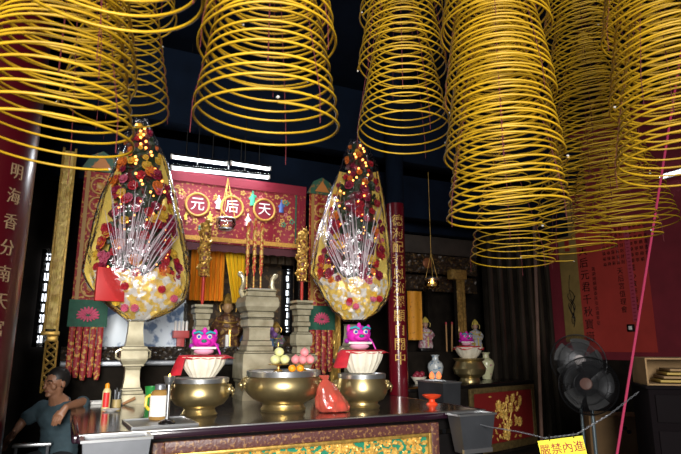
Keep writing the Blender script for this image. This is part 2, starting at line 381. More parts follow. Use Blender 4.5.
def dragon_candle(t, s, base, px, Y, ytop, yspl, ybot, label):
    # red candle with a golden dragon coiled round it, standing on a candlestick: lifts out
    q = PY(px, 345, Y); d_ = depth(q)
    z0 = TZ+base*s; zt = PY(px, ytop, Y).z; zs = PY(px, yspl, Y).z
    c = thing('dragon_candle', label, 'candle', (q.x, Y, z0), 0, 'dragon candles')
    MB().lathe([(.012, 0), (.012, .02), (.016, .03), (.016, zt-z0-.03)], 14).build('candle_body', mat('candle_red', (.45, .03, .02), .4), c)
    a, h = zs-z0, zt-zs
    MB().lathe([(.030, a), (.044, a+.03), (.047, a+h*.4), (.044, a+h*.85), (.038, a+h)], 18).build('sleeve', mat('sleeve_red', (.16, .03, .015), .5), c)
    def scales(u, v):
        an = u*2*pi; q_ = V((cos(an)*1.6, sin(an)*1.6, v*h*34)); n = 1-abs(NZ.noise(q_))*3.2; r_ = .0455+.012*max(-.4, n)-.006*abs(v-.5); return (r_*cos(an), r_*sin(an), a+.012+v*(h-.02))
    MB().sheet(scales, 40, 70, .003).build('gilt_openwork', GOLD, c)
    pts, rr = [], []
    for i in range(90):
        u = i/89; an = u*2*pi*3.2; r_ = .055+.006*sin(u*20)
        pts.append((r_*cos(an), r_*sin(an), a+.01+u*h*1.02)); rr.append(.006+.010*sin(pi*min(1, u*1.05+.05)))
    b = MB().tube(pts, rr, 8)
    for i in range(3, 90, 3):
        p_ = V(pts[i]); b.ball(p_*1.0+V((p_.x*.22, p_.y*.22, .008)), .010, 1, (1, 1, 1.4))
    dg = b.build('dragon', GOLD, c)
    b = MB(); b.ball((.0, -.065, a+h*1.0), .026, 2, (1, 1.3, .8)); b.ball((0, -.095, a+h*.98), .014, 1)
    for sx in (-1, 1): b.tube([(sx*.012, -.055, a+h+.015), (sx*.03, -.04, a+h+.05)], [.006, .002], 6)
    b.build('dragon_head', GOLD, dg)
    return c
t, s = pedestal(200, 5.42, cst, 'stepped pewter candlestick behind the left lion basket', group='pewter candlesticks'); dragon_candle(t, s, 92, 200, 5.42, 222, 277, 303, 'gold dragon candle on the candlestick left of the tall urn')
t, s = pedestal(301, 5.42, cst, 'stepped pewter candlestick behind the pink buns', group='pewter candlesticks'); dragon_candle(t, s, 92, 301, 5.42, 231, 282, 303, 'gold dragon candle on the candlestick right of the tall urn')
urn = [(17,0),(17,4),(15.5,10),(15.5,14),(17,17),(18,20),(18,40),(17.5,43),(16,45),(13.5,47),(13.5,50),(12.5,52),(12.2,55),(10.8,56),(10.6,66),(11,68),(12.8,70),(13.2,73),(13.2,76),(12,77),(13.4,79),(13.6,82),(13,83),(14.5,85),(17.2,89),(17.6,93),(16.5,98),(14.5,100),(14,103),(15,105),(15,106)]
t, s = pedestal(256, 5.25, urn, 'tall square pewter incense urn standing on a pedestal behind the bronze burner', 'incense_urn')
MB().box((0, 0, 106*s), (24*s, 24*s, 2*s)).build('ash_bed', mat('ash', (.4, .38, .34), .9), t)
for sx in (-1, 1):
    b = MB(); b.tube([(sx*15*s, 0, 99*s), (sx*17.5*s, 0, 104*s), (sx*15*s, 0, 112*s), (sx*15.5*s, 0, 118*s), (sx*19*s, 0, 122*s), (sx*21*s, 0, 122.5*s)], [2.6*s, 2.6*s, 2.4*s, 2.4*s, 2.8*s, 1.6*s], 10); b.build('ear_handle', PEWTER, t)
uq = PY(256, 345, 5.25)
STICKM = mat('red_gold_stick', (.55, .04, .03), .45, col2=(.75, .50, .12), thr=.5, scale=40, detail=1)
for k, (px, yt) in enumerate(((246, 222), (253, 219), (260, 224))):
    q = PY(px, 300, 5.25-.02*k); zt = PY(px+1, yt, 5.25).z
    o = thing('dragon_incense_stick', ('leftmost', 'middle', 'rightmost')[k]+' of the three tall red and gold incense sticks in the pewter urn', 'incense stick', (q.x, q.y, TZ+104*s), 0, 'tall incense sticks in the urn')
    h = zt-(TZ+104*s); MB().lathe([(.008, 0), (.008, h*.25), (.017, h*.27), (.017, h*.96), (.010, h)], 12).build('stick', STICKM, o)
    MB().tube([(.019*cos(i*.5), .019*sin(i*.5), h*.28+i*h*.66/70) for i in range(71)], .005, 6).build('coiled_dragon', GOLD, o)

# ------------------------------------------------------------------ bronze burners
def burner(px, py, prof, lidr, lid0, lid1, label, ears, group='bronze burners on the altar table', z=TZ, steel=True, name='incense_burner'):
    q = PZ(px, py, z); s = depth(q)/550; t = thing(name, label, 'incense burner', (q.x, q.y, z+.001), 0, group)
    MB().lathe([(r*s, h*s) for r, h in prof], 48).build('bowl', BRONZE, t)
    if steel: MB().lathe([(lidr*.9*s, (lid0-.4)*s), (lidr*s, lid0*s), (lidr*1.01*s, lid1*s), (lidr*.97*s, lid1*s+.004), (lidr*.94*s, lid1*s-.004)], 48).build('steel_rim', STEEL, t, label='bright steel collar')
    if ears:
        rb = max(r for r, h in prof)*s; zb = ears*s; es = 1.45 if rb > .25 else 1.1
        for sx in (-1, 1):
            m = M.Rotation(R(-25), 4, 'Z')
            h = MB(); h.ball((sx*rb*1.0, 0, zb), .030, 2, (1.0, .9, 1.1)); h.ball((sx*(rb+.022), -.004, zb-.008), .018, 2)
            for dy in (-1, 1): h.ball((sx*(rb+.006), dy*.018, zb+.026), .010, 1); h.ball((sx*(rb+.018), dy*.010, zb+.010), .006, 1)
            for a in range(7): h.ball((sx*(rb-.006), .030*cos(a*.9), zb+.030*sin(a*.9)), .012, 1)
            h.spin(M.Translation((sx*rb, 0, zb)) @ M.Scale(es, 4) @ M.Translation((-sx*rb, 0, -zb))); h.spin(m); h.build('lion_mask', BRONZE, t)
            r_ = MB(); r_.tube([(sx*(rb+.03)+.004*sx*sin(a*pi/8), .022*cos(a*pi/8), zb-.030+.022*sin(a*pi/8)) for a in range(17)], .0045, 6); r_.spin(m); r_.build('ring_handle', BRONZE, t)
    return t, s, q
bL, sL, qL = burner(199, 415.5, [(17,0),(18,1.5),(16.5,3),(15,6),(16,8),(24,11),(28.5,17),(29,22),(27,28),(25.5,31),(26,33)], 28, 32, 36, 'bronze burner on the left under the lion head basket, beside the lamp stand', 25)
bC, sC, qC = burner(283, 410.5, [(22,0),(23,2),(21,4),(20.5,6.5),(22,8),(31,12),(37,18),(38.5,24),(37,30),(34.5,34)], 37, 33.5, 38.5, 'largest bronze burner, in the centre, with fruit on its lid', 26)
MB().lathe([(36*sC, 37*sC), (36*sC, 38*sC)], 48).build('lid', STEEL, bC, label='flat steel lid')
bR, sR, qR = burner(362, 408, [(17,0),(18,2),(16,4),(16,6),(22,9),(25.5,15),(26,20),(24,27),(23,30)], 24, 29, 33, 'bronze burner on the right behind the red plastic bag', 22)

# ------------------------------------------------------------------ lion head offering baskets
def lion_head(parent, c, k, name='lion_head', rz=0):
    """small magenta lion-dance head with eyes, brow, jaw and tassels; parts are pieces of this one toy"""
    t = parent; m = M.Translation(V(c)) @ M.Rotation(rz, 4, 'Z')
    def go(b, n, mm, l=None): b.spin(m); return b.build(n, mm, t, label=l)
    b = MB(); b.ball((0, 0, .58*k), .5*k, 3, (1, .8, .72)); b.ball((0, -.36*k, .50*k), .25*k, 2, (1.2, .7, .6))
    for sx in (-1, 1): b.ball((sx*.42*k, .0, .86*k), .16*k, 2, (.6, .5, 1.1))
    b.ball((0, -.1*k, .98*k), .13*k, 2, (.7, .7, 1)); go(b, 'head', MAGENTA)
    for sx in (-1, 1):
        b = MB(); b.ball((sx*.21*k, -.36*k, .72*k), .105*k, 2); e_ = go(b, 'eye', WHITE)
        b = MB(); b.ball((sx*.21*k, -.450*k, .72*k), .06*k, 2); go(b, 'pupil', BLUEP).parent = e_
        b = MB(); b.tube([(sx*.06*k, -.44*k, .83*k), (sx*.22*k, -.42*k, .92*k), (sx*.42*k, -.30*k, .86*k)], .045*k, 6); go(b, 'brow', mat('cyan_fur', (.02, .35, .42), .7))
    b = MB(); b.ball((0, -.56*k, .55*k), .09*k, 2, (1.3, 1, .8)); go(b, 'nose', GREENP)
    b = MB(); b.ball((0, -.12*k, .14*k), .40*k, 2, (1.05, .9, .36)); jw = go(b, 'jaw', mat('pale_pink', (.78, .40, .55), .6))
    b = MB(); b.tube([(x*.47*k, -.28*k-.18*k*(1-x*x), .27*k) for x in (-1, -.6, -.2, .2, .6, 1)], .05*k, 6); go(b, 'lip', WHITE).parent = jw
    b = MB()
    for a in range(14):
        x = -1+a/6.5; b.ball((x*.50*k, .02*k, (.36+.55*sqrt(max(0, 1-x*x)))*k), .115*k, 1)
    go(b, 'mane', mat('purple_fur', (.30, .01, .30), .8))
def basket(q, z, s, rt, rb, h, liondx, lsize, label, llabel, cloth_left, k=0):
    t = thing('offering_basket', label, 'basket', (q.x, q.y, z), 0, 'lion head offering baskets')
    MB().lathe([(rb*s, 0), (rb*1.25*s, h*.18*s), (rt*.9*s, h*.6*s), (rt*s, h*s), (rt*.95*s, h*s), (rt*.82*s, h*.6*s), (rb*s, h*.22*s)], 60, wob=lambda a, zz: 1+.028*cos(a*20)).build('pleated_bowl', CREAM, t, label='cream pleated paper bowl')
    r = rt*s*1.0
    def top(u, v):
        a = u*2*pi; rr = r*v; corner = .5+.5*cos(2*(a-pi)) ; ext = 1+.40*corner**3*(v > .7)
        drop = 0 if v <= .78 else (v-.78)/.22*(.022+(.115 if abs(a-pi) < .5 else .0))*(1 if True else 0)
        return (rr*ext*cos(a), rr*ext*sin(a), h*s+.010-drop+.003*sin(a*9)*v)
    MB().sheet(top, 64, 12, .003).build('red_cloth', REDCLOTH, t)
    o = thing('lion_head_toy', llabel, 'lion head', (q.x+liondx*s, q.y-.01, z+h*s+.014), R(-14), 'magenta lion heads')
    lion_head(o, (0, 0, 0), lsize*s)
    b = MB(); b.tube([(lsize*.40*s, -.02, lsize*.5*s), (lsize*.56*s, -.05, lsize*.25*s), (lsize*.66*s, -.05, .004)], .006, 6); b.build('ribbon', MAGENTA, o)
basket(V((qL.x+.01, qL.y, 0)), TZ+37.2*sL, sL, 23, 12, 20, 0, 25, 'cream paper bowl with red cloth on the left bronze burner', 'magenta lion head toy on the left basket, near the pewter candlestick', True)
basket(V((qR.x, qR.y, 0)), TZ+34.2*sR, sR, 22, 12, 21, -4, 24.5, 'cream paper bowl with red cloth on the right bronze burner', 'magenta lion head toy on the right basket, under the right bouquet', True)

# ------------------------------------------------------------------ fruit on the central burner
LZ = TZ+38.3*sC
def dish(px, r, h, label):
    q = PY(px, 345, qC.y); t = thing('fruit_stand', label, 'fruit stand', (q.x, q.y, LZ), 0, 'brass fruit stands')
    MB().lathe([(.032, 0), (.034, .006), (.010, .014), (.008, h*.6), (.016, h*.85), (r*.8, h*.9), (r, h), (r*.97, h+.003), (r*.7, h*.97)], 32).build('footed_dish', GOLD, t); return q
def fruit(name, q, dx, dy, z, r, m, label, grp, stalk=True, sq=.92):
    t = thing(name, label, 'fruit' if name != 'peach_bun' else 'bun', (q.x+dx, q.y+dy, z+r*sq*.97), random.random()*6, grp)
    MB().ball((0, 0, 0), r, 3, (1, 1, sq)).build('flesh', m, t)
    if stalk: MB().tube([(0, 0, r*.8), (.003, 0, r*1.12)], .003, 6).build('stalk', DARK, t)
    return t
qa = dish(279, .082, .052, 'brass footed dish holding the pale green apples'); ra = .0385
for k, (dx, dy, l, la) in enumerate(((-.040, -.030, 0, 'left pale green apple of the lower row on the brass dish'), (.040, -.030, 0, 'right pale green apple of the lower row, beside the pink buns'), (0, .042, 0, 'pale green apple at the back of the brass dish'), (0, -.008, 1, 'pale green apple on top of the apple pile'))):
    fruit('green_apple', qa, dx, dy, LZ+.055+l*.058, ra, APPLE, la, 'pale green apples')
qb = dish(303, .082, .050, 'brass footed dish holding the pink buns')
for k, (dx, dy, l, la) in enumerate(((-.058, .012, 0, 'leftmost pink peach bun on the dish'), (-.016, -.040, 0, 'pink peach bun at the front of the dish'), (.056, -.018, 0, 'rightmost pink peach bun on the dish'), (.010, .045, 0, 'pink peach bun at the back of the dish'), (.012, -.004, 1, 'pink peach bun on top of the bun pile'))):
    t = fruit('peach_bun', qb, dx, dy, LZ+.053+l*.056, .036, PINK, la, 'pink peach buns', False, .95)
    MB().lathe([(.012, .028), (.006, .036), (.001, .041)], 12).build('tip', mat('bun_tip', (.80, .12, .18), .5), t)
for k, px in enumerate((292.5, 300.5)):
    q = PY(px, 345, qC.y-.155)
    fruit('orange', q, 0, 0, LZ-.0015, .030, ORANGE, ('left', 'right')[k]+' of the two small oranges in front of the fruit dishes', 'oranges on the burner lid')

# ------------------------------------------------------------------ red plastic bag, orange dish
q = PZ(335, 412, TZ); s = depth(q)/550
t = thing('plastic_bag', 'knotted red translucent plastic bag of fruit in front of the right burner', 'bag', (q.x, q.y, TZ))
def bagr(a, z): return 1+.13*NZ.noise(V((cos(a)*2.2, sin(a)*2.2, z*14)))+.05*NZ.noise(V((cos(a)*7, sin(a)*7, z*30)))
b = MB().lathe([(9*s, .001), (16*s, 1.2*s), (18*s, 5*s), (17*s, 9*s), (15.5*s, 13*s), (13*s, 18*s), (10.5*s, 23*s), (8*s, 27*s), (5*s, 30*s), (3.4*s, 31.5*s), (5.4*s, 34*s), (6*s, 36*s)], 44, wob=bagr).spin(M.Diagonal((1, .62, 1, 1)))
for v in b.b.verts: v.co.x -= v.co.z*.36; v.co += V((NZ.noise(v.co*42), NZ.noise(v.co*42+V((9, 0, 0))), 0))*.007
b.build('film', REDBAG, t)
b = MB().ball((-.045, .0, .043), .040, 2); b.build('fruit_inside', mat('red_fruit', (.75, .10, .05), .4), t); MB().ball((.045, -.01, .043), .042, 2).build('fruit_inside', MATS['red_fruit'], t); MB().ball((0, .02, .10), .040, 2).build('fruit_inside', MATS['red_fruit'], t)
q = PZ(432, 404.5, TZ); s = depth(q)/550
t = thing('offering_dish', 'orange red plastic footed dish near the right end of the altar table', 'dish', (q.x, q.y, TZ))
PLA = mat('orange_plastic', (.80, .07, .02), .35)
MB().lathe([(6*s, 0), (5.5*s, 1*s), (3*s, 3*s), (3*s, 5*s), (8*s, 7*s), (9.6*s, 9*s), (9.2*s, 9.4*s), (7*s, 8*s)], 32).build('footed_dish', PLA, t)

# ------------------------------------------------------------------ things on the table's left end
def bottle(px, py, prof, m, name, label, cat, parts=()):
    q = PZ(px, py, TZ); s = depth(q)/550; t = thing(name, label, cat, (q.x, q.y, TZ))
    MB().lathe([(r*s, h*s) for r, h in prof], 28).build('body', m, t)
    return t, s
t, s = bottle(105.5, 409, [(4, 0), (4, 17), (2.5, 20)], mat('can_yellow', (.75, .62, .30), .35), 'spray_can', 'red and cream spray can with orange cap at the left of the table', 'spray can')
MB().lathe([(2.2*s, 20*s), (2.2*s, 23*s), (1.4*s, 25*s)], 20).build('cap', ORANGE, t, label='orange cap')
def band(u, v): a = -pi/2-.9+u*1.5; return (4.05*s*cos(a), 4.05*s*sin(a), (2+14*v)*s)
MB().sheet(band, 10, 3, .002).build('red_band', mat('label_red', (.70, .02, .02), .4), t, label='red slanted label band')
t, s = bottle(116, 406.5, [(4.6, 0), (4.6, 7), (4.2, 7), (4.2, 1)], mat('box_gold', (.45, .34, .14), .4), 'utensil_holder', 'small gold tin holding dark utensils beside the spray can', 'holder')
for k in range(5):
    MB().tube([((k-2)*1.2*s, .006*(k % 2), 2*s), ((k-2)*1.9*s, .004, (14+k % 3*2)*s)], [.006, .008], 6).build('utensil', STEELD if k % 2 else BLACK, t)
q = PZ(111, 411, TZ); t = thing('saucer', 'small white saucer in front of the utensil tin', 'saucer', (q.x, q.y, TZ)); MB().lathe([(.035, 0), (.04, .004), (.066, .012), (.064, .014), (.036, .007)], 32).build('plate', WHITE, t)
q = PZ(92, 404, TZ); t = thing('paper_sheets', 'folded white papers at the back left corner of the table', 'paper', (q.x+.02, q.y-.02, TZ))
for k in range(3): MB().box((.004*k, .003*k, .006+.008*k), (.19, .13, .006), M.Rotation(R(6*k), 3, 'Z')).build('sheet', WHITE, t)
t, s = bottle(150.5, 404, [(4.5, 0), (6.2, 16), (6.5, 17), (5.8, 17), (4.2, 1.5)], mat('cup_green', (.02, .26, .05), .4), 'cup', 'green plastic cup behind the labelled jar', 'cup')
# tongs on base of vase
q = PZ(128, 405, TZ); t = thing('wooden_clapper', 'small wooden handled tool lying before the left pewter vase', 'tool', (q.x, q.y-.04, TZ)); MB().tube([(-.05, 0, .012), (.05, .02, .055)], [.010, .013], 8).build('handle', mat('tool_wood', (.35, .17, .07), .6), t)
MB().tube([(-.11, -.01, .008), (-.05, 0, .012)], [.008, .010], 8).build('blade', STEELD, t)
# metal tray, jar, lamp stand
q = PZ(166, 426, TZ)
t = thing('metal_tray', 'flat steel tray under the labelled jar and lamp stand', 'tray', (q.x-.02, q.y+.14, TZ), R(3)); MB().box((0, 0, .004), (.40, .40, .006), bev=.002).build('plate', STEELD, t)
b = MB()
for c_, s_ in (((0, -.2, .008), (.40, .01, .014)), ((0, .2, .008), (.40, .01, .014)), ((-.2, 0, .008), (.01, .40, .014)), ((.2, 0, .008), (.01, .40, .014))): b.box(c_, s_)
b.build('rim', STEEL, t)
q = PZ(159, 421, TZ); s = depth(q)/550
t = thing('oil_jar', 'white labelled oil jar with yellow handle on the steel tray', 'jar', (q.x, q.y+.03, TZ+.008), R(8))
MB().lathe([(9*s, 0), (10*s, 1.5*s), (10*s, 22*s), (8*s, 27*s), (5*s, 29*s)], 32).build('jar_body', mat('jar_amber', (.35, .20, .06), .2), t)
MB().sheet(lambda u, v: (10.15*s*cos(-pi+.2+u*(pi-.4)), 10.15*s*sin(-pi+.2+u*(pi-.4)), (3.5+20*v)*s), 24, 3, .002).build('paper_label', WHITE, t, label='white paper label')
MB().lathe([(5.5*s, 29*s), (5.5*s, 33*s), (5*s, 34*s)], 28).build('lid', STEELD, t)
MB().tube([(-10*s, -.01, 24*s), (-14*s, -.015, 22*s), (-14.5*s, -.02, 14*s), (-10.5*s, -.01, 10*s)], .010, 8).build('handle', mat('handle_yellow', (.80, .55, .03), .4), t, label='yellow handle')
q = PZ(163.5, 424, TZ); s = depth(q)/550
t = thing('candle_lamp_stand', 'slim steel lamp stand with a cup top and lit wick, in front of the jar', 'lamp stand', (q.x+.01, q.y-.06, TZ+.008))
MB().lathe([(8*s, 0), (8*s, 1.5*s), (6*s, 3*s), (2.4*s, 4.5*s)], 32).build('base', BLACK, t)
MB().lathe([(1.7*s, 4*s), (1.7*s, 39*s)], 20).build('stem', STEEL, t)
MB().lathe([(2*s, 37*s), (4.5*s, 40*s), (5.5*s, 45*s), (5.2*s, 45.5*s), (4*s, 41*s)], 28).build('cup', STEEL, t)
MB().lathe([(.5*s, 43*s), (1.3*s, 45.5*s), (.2*s, 48*s)], 12).build('flame', FLAME, t)

# ------------------------------------------------------------------ shrine behind the table
# back cabinet with carved rail
c0, c1 = PY(60, 362, 6.1), PY(335, 358, 6.1)
t = thing('back_altar', 'dark carved altar shelf behind the pewter set, under the shrine', 'altar', (c0.x, 6.1, 0)); W = c1.x-c0.x
MB().box((W/2, .55, 1.275), (W, 1.1, .05), bev=.01).build('shelf_top', STEELD, t)
MB().box((W/2, .58, .62), (W-.06, 1.0, 1.24)).build('cabinet_body', DARK, t)
def carve(u, v):
    x = u*W; z = 1.31+v*.13; return (x, .05-.03*NZ.noise(V((x*22, z*30, 0)))-.02*NZ.noise(V((x*55, z*60, 4))), z)
MB().sheet(carve, 200, 16, .012).build('carved_rail', mat('carved_black', (.022, .016, .012), .32, col2=(.07, .045, .02), thr=.6, scale=40), t, label='dark carved rockwork rail')
# shrine posts and recess
t = thing('shrine', 'dark wooden shrine niche behind the red banner', 'shrine', (1.7, 6.75, 1.302))
b = MB(); b.box((0, .50, 1.0), (2.2, .04, 2.0)); b.build('rear_wall', mat('shrine_back', (.05, .03, .015), .6, col2=(.16, .09, .03), thr=.55, scale=16), t)
for x in (-1.06, 1.0): MB().box((x, -.10, 1.06), (.09, .10, 2.1), bev=.01).build('post', BLACK, t)
MB().box((0, -.10, 2.08), (2.2, .10, .10), bev=.01).build('lintel', GOLD, t)
MB().box((0, .42, .06), (2.0, .1, .12)).build('step', DARK, t)
MB().tube([(-1.05, -.16, PY(230, 232, 6.56).z-1.302), (1.0, -.16, PY(230, 232, 6.56).z-1.302)], .018, 10).build('curtain_rail', DARK, t)
# red banner with medallions
BY = 6.22
p0, p1 = PY(166, 242, BY), PY(306, 184, BY); bx, bw = p0.x, p1.x-p0.x; bz, bh = 2.60, .80
t = thing('altar_banner', 'red embroidered banner with three gold ringed characters above the shrine', 'banner', (bx, BY, bz))
MB().sheet(lambda u, v: (u*bw, .012*sin(u*26)*(1-v), v*bh), 70, 6, .006).build('cloth', BANNER, t)
MB().sheet(lambda u, v: (u*bw, -.012+.012*sin(u*26)*(.1), bh-.11+v*.12), 40, 2, .006).build('top_border', BANNERP, t)
MB().box((bw/2, -.013, .045), (bw, .010, .05)).build('gold_fringe', mat('fringe_gold', (.50, .25, .04), .6, var=.3, scale=60), t)
MB().sheet(lambda u, v: (u*bw, -.008, -.10+.09*v+.012*abs(sin(u*40))*(1-v)), 120, 2, .006).build('dark_valance', mat('dark_valance', (.06, .006, .012), .7), t)
for k, (px, ch) in enumerate(((197, '元'), (231.5, '后'), (264, '天'))):
    q = PY(px, 207.5, BY); x, z = q.x-bx, bz*0+.43+.012*k
    b = MB(); n = 40
    b.tube([(x+.130*cos(2*pi*i/n), -.022, z+.130*sin(2*pi*i/n)) for i in range(n+1)], .014, 8, False); md = b.build('medallion_ring', mat('ring_gold', (.48, .25, .045), .5), t)
    MB().lathe([(.12, 0), (.12, .008)], 40, rot=M.Rotation(R(90), 3, 'X')).move((x, -.012, z)).build('medallion', BANNERP, t)
    text('character', ch, .165, WHITE, t, (x, -.024, z), (pi/2, 0, 0), .003)
rnd = random.Random(3)
FIG = [mat('fig_white', (.75, .72, .80), .6), mat('fig_green', (.05, .40, .22), .6), mat('fig_blue', (.08, .14, .40), .6), mat('fig_yellow', (.80, .55, .08), .6)]
for px, m_, k in ((218, 0, .9), (252, 1, 1), (248, 0, .8), (281, 2, .9), (210, 3, .7), (186, 3, .5)):
    q = PY(px, 208, BY); x = q.x-bx; z = .46+rnd.uniform(-.12, .16) if k > .85 else .24
    b = MB(); b.lathe([(.055*k, 0), (.045*k, .10*k), (.03*k, .15*k), (.012*k, .165*k)], 10); b.ball((0, 0, .185*k), .022*k, 1); b.tube([(-.075*k, 0, .085*k), (0, 0, .13*k), (.075*k, 0, .10*k+.03*(m_ % 2))], [.014*k, .022*k, .014*k], 6); b.spin(M.Diagonal((.62, .25, .9, 1))); b.move((x, -.016, z))
    b.build('embroidered_figure', FIG[m_], t)
for k in range(80):
    x, z = rnd.uniform(.04, bw-.18), rnd.uniform(.08, bh-.16)
    if any(abs(x-(PY(px, 207, BY).x-bx)) < .17 and abs(z-.43) < .17 for px in (196, 233, 265)): continue
    b = MB(); r_ = rnd.uniform(.012, .026)
    for a in range(5): b.ball((x+r_*cos(a*1.257), -.012, z+r_*sin(a*1.257)), r_*.62, 1, (1, .35, 1))
    b.build('embroidered_flower', rnd.choice([mat('fig_gold', (.52, .30, .06), .6), mat('fig_gold', (.5, .3, .06)), mat('fig_pink', (.55, .16, .16), .6), mat('fig_dullgreen', (.06, .22, .14), .6), mat('fig_gold', (.5, .3, .06))]), t)
for dx in (.135, .09, .045): MB().box((bw-dx, -.012, bh*.45), (.018, .008, bh*.82)).build('side_ribbon', GREENCL if dx == .135 else BANNERP, t)
for x in (.1, bw-.1): MB().box((x, .13, bh-.02), (.03, .24, .03)).build('bracket', DARK, t)
# orange and yellow curtains
def curtain(px0, px1, y0, y1, Y, m, name, label, folds, taper=0, fringe=None):
    a, c = PY(px0, y1, Y), PY(px1, y0, Y); t = thing(name, label, 'curtain', (a.x, Y, a.z)); w_, h_ = c.x-a.x, c.z-a.z
    def f(u, v): ww = w_*(1-taper*(1-v)); return (w_*taper*(1-v)+u*ww, .025*sin(u*folds*2*pi)*(.5+.5*(1-v)), v*h_)
    MB().sheet(f, folds*8, 8, .005).build('cloth', m, t)
    if fringe:
        n = folds*2
        for k in range(n): MB().box((w_*(k+.5)/n, -.034, h_-.11), (w_/n*.40, .008, .22)).build('fringe_strip', fringe, t)
    return t
curtain(189, 226, 233, 300, 6.56, ORANGECL, 'orange_curtain', 'orange curtain with brown strips hanging in the left of the shrine', 7, fringe=mat('fringe_brown', (.28, .07, .01), .7))
curtain(219, 246, 233, 302, 6.48, YELLOWCL, 'yellow_curtain', 'yellow silk curtain drawn to a point left of the tall urn sticks', 5, .55, fringe=mat('fringe_yellow', (.72, .33, .01), .7))
curtain(247, 293, 233, 262, 6.62, mat('dark_curtain', (.05, .03, .012), .7), 'dark_curtain', 'dark fringed curtain at the right of the shrine behind the urn sticks', 6, fringe=mat('fringe_dull', (.20, .12, .03), .7))
# pale panel coloured as the brightly lit interior; statues, candles in the shrine
a = PY(84, 346, 6.42); c = PY(186, 300, 6.42)
t = thing('lit_interior_panel', 'pale blue and white panel standing for the lit interior behind the left pewter vase', 'screen', (a.x, 6.42, 1.302)); w_, h_ = c.x-a.x, .62
MB().box((w_/2, 0, .04+h_/2), (w_, .03, h_), bev=.004).build('panel', mat('lit_interior', (.74, .82, .90), .35, col2=(.16, .25, .42), thr=.56, scale=5, detail=4), t)
b = MB(); b.box((w_/2, 0, .02), (w_+.06, .05, .04)); b.box((0, 0, h_/2), (.04, .05, h_)); b.box((w_, 0, h_/2), (.04, .05, h_)); b.build('frame', BLACK, t)
MB().box((w_/2, -.04, .055), (w_*.9, .03, .03)).build('gold_ledge', GOLD, t)
def statue(px, Y, h, robe, label, trim=GOLD, face=mat('face_gold', (.50, .30, .14), .4), z=1.302, rz=0):
    q = PY(px, 345, Y); t = thing('deity_statue', label, 'statue', (q.x, Y, z), rz, 'temple statues'); k = h
    MB().box((0, 0, .05*k), (.42*k, .34*k, .10*k), bev=.01).build('seat', BLACK, t)
    b = MB(); b.lathe([(.20*k, .10*k), (.22*k, .16*k), (.19*k, .30*k), (.15*k, .42*k), (.16*k, .54*k), (.13*k, .63*k), (.05*k, .68*k), (.045*k, .72*k)], 24, wob=lambda a, z_: 1+.05*cos(a*9))
    for sx in (-1, 1): b.tube([(sx*.13*k, 0, .60*k), (sx*.20*k, -.04*k, .46*k), (sx*.10*k, -.17*k, .40*k), (0, -.19*k, .42*k)], [.055*k, .07*k, .075*k, .04*k], 10)
    b.spin(M.Diagonal((1, .85, 1, 1))); b.build('robe', robe, t)
    b = MB(); b.ball((0, -.01*k, .78*k), .085*k, 3, (.88, .95, 1.15)); b.ball((0, -.095*k, .775*k), .016*k, 1, (1, 1, 1.6)); b.tube([(-.03*k, -.085*k, .738*k), (.03*k, -.085*k, .738*k)], .006*k, 5)
    for sx in (-1, 1): b.ball((sx*.078*k, 0, .77*k), .02*k, 1, (.6, 1, 1.8))
    b.build('head', face, t)
    b = MB(); b.lathe([(.085*k, .83*k), (.10*k, .86*k), (.085*k, .90*k), (.05*k, .96*k), (.01*k, 1.0*k)], 16, wob=lambda a, z_: 1+.12*cos(a*8)); b.ball((0, -.09*k, .88*k), .022*k, 1)
    for sx in (-1, 1): b.tube([(sx*.09*k, -.03*k, .86*k), (sx*.14*k, -.04*k, .80*k), (sx*.12*k, -.05*k, .70*k)], .010*k, 6)
    b.build('crown', trim, t)
    b = MB(); b.tube([(.15*k*cos(a*.449), -.05*k-.14*k*sin(a*.449)*.85, (.56-.03*sin(a*.449))*k) for a in range(8)], .016*k, 6); b.tube([(0, -.19*k, .42*k), (0, -.20*k, .14*k)], .022*k, 6); b.build('sash', trim, t)
    return t
statue(226, 6.92, .80, mat('robe_brown', (.12, .05, .03), .5, col2=(.40, .24, .07), thr=.55, scale=24), 'seated dark gilded statue in the shrine behind the yellow curtain')
statue(249, 6.66, .46, mat('robe_blue', (.06, .10, .22), .5, col2=(.35, .25, .10), thr=.58, scale=24), 'small blue robed statue beside the tall pewter urn')
statue(276, 6.55, .44, mat('robe_green', (.10, .14, .10), .5, col2=(.30, .12, .25), thr=.55, scale=24), 'small greenish statue right of the tall pewter urn')
q = PY(180, 345, 6.30); t = thing('candle_rack', 'red rack of four white candles left of the candlestick', 'candle rack', (q.x, 6.30, 1.302))
RACK = mat('rack_red', (.45, .06, .06), .5)
b = MB(); b.box((0, 0, .015), (.17, .10, .03), bev=.004); b.box((0, 0, .14), (.08, .06, .24), bev=.006); b.box((0, 0, .27), (.17, .10, .08), bev=.006); b.build('stand', RACK, t)
for k in range(4): MB().lathe([(.014, .31), (.014, .41), (.003, .415), (.002, .425)], 12).move((-.06+k*.04, 0, 0)).build('candle', WHITE, t)
q = PY(227, 345, 6.28); t = thing('white_candle', 'thick white candle standing in front of the yellow curtain', 'candle', (q.x, 6.28, 1.302))
MB().lathe([(.040, 0), (.042, .01), (.02, .02), (.023, .03), (.023, .27)], 16).build('wax', WHITE, t); MB().lathe([(.003, .268), (.003, .285)], 8).build('wick', BLACK, t)
q = PY(268, 345, 6.32); t = thing('shrine_vase', 'small blue vase with purple flowers right of the tall urn', 'vase', (q.x, 6.22, 1.302))
MB().lathe([(.03, 0), (.055, .06), (.06, .12), (.03, .19), (.04, .23)], 24).build('vase_body', mat('vase_blue', (.10, .18, .34), .25, var=.4, scale=20), t)
for k in range(7):
    a = k*.9; MB().ball((.05*cos(a), .05*sin(a), .27+.03*(k % 3)), .032, 2).build('flower', mat('purple_flower', (.22, .10, .32), .6), t)
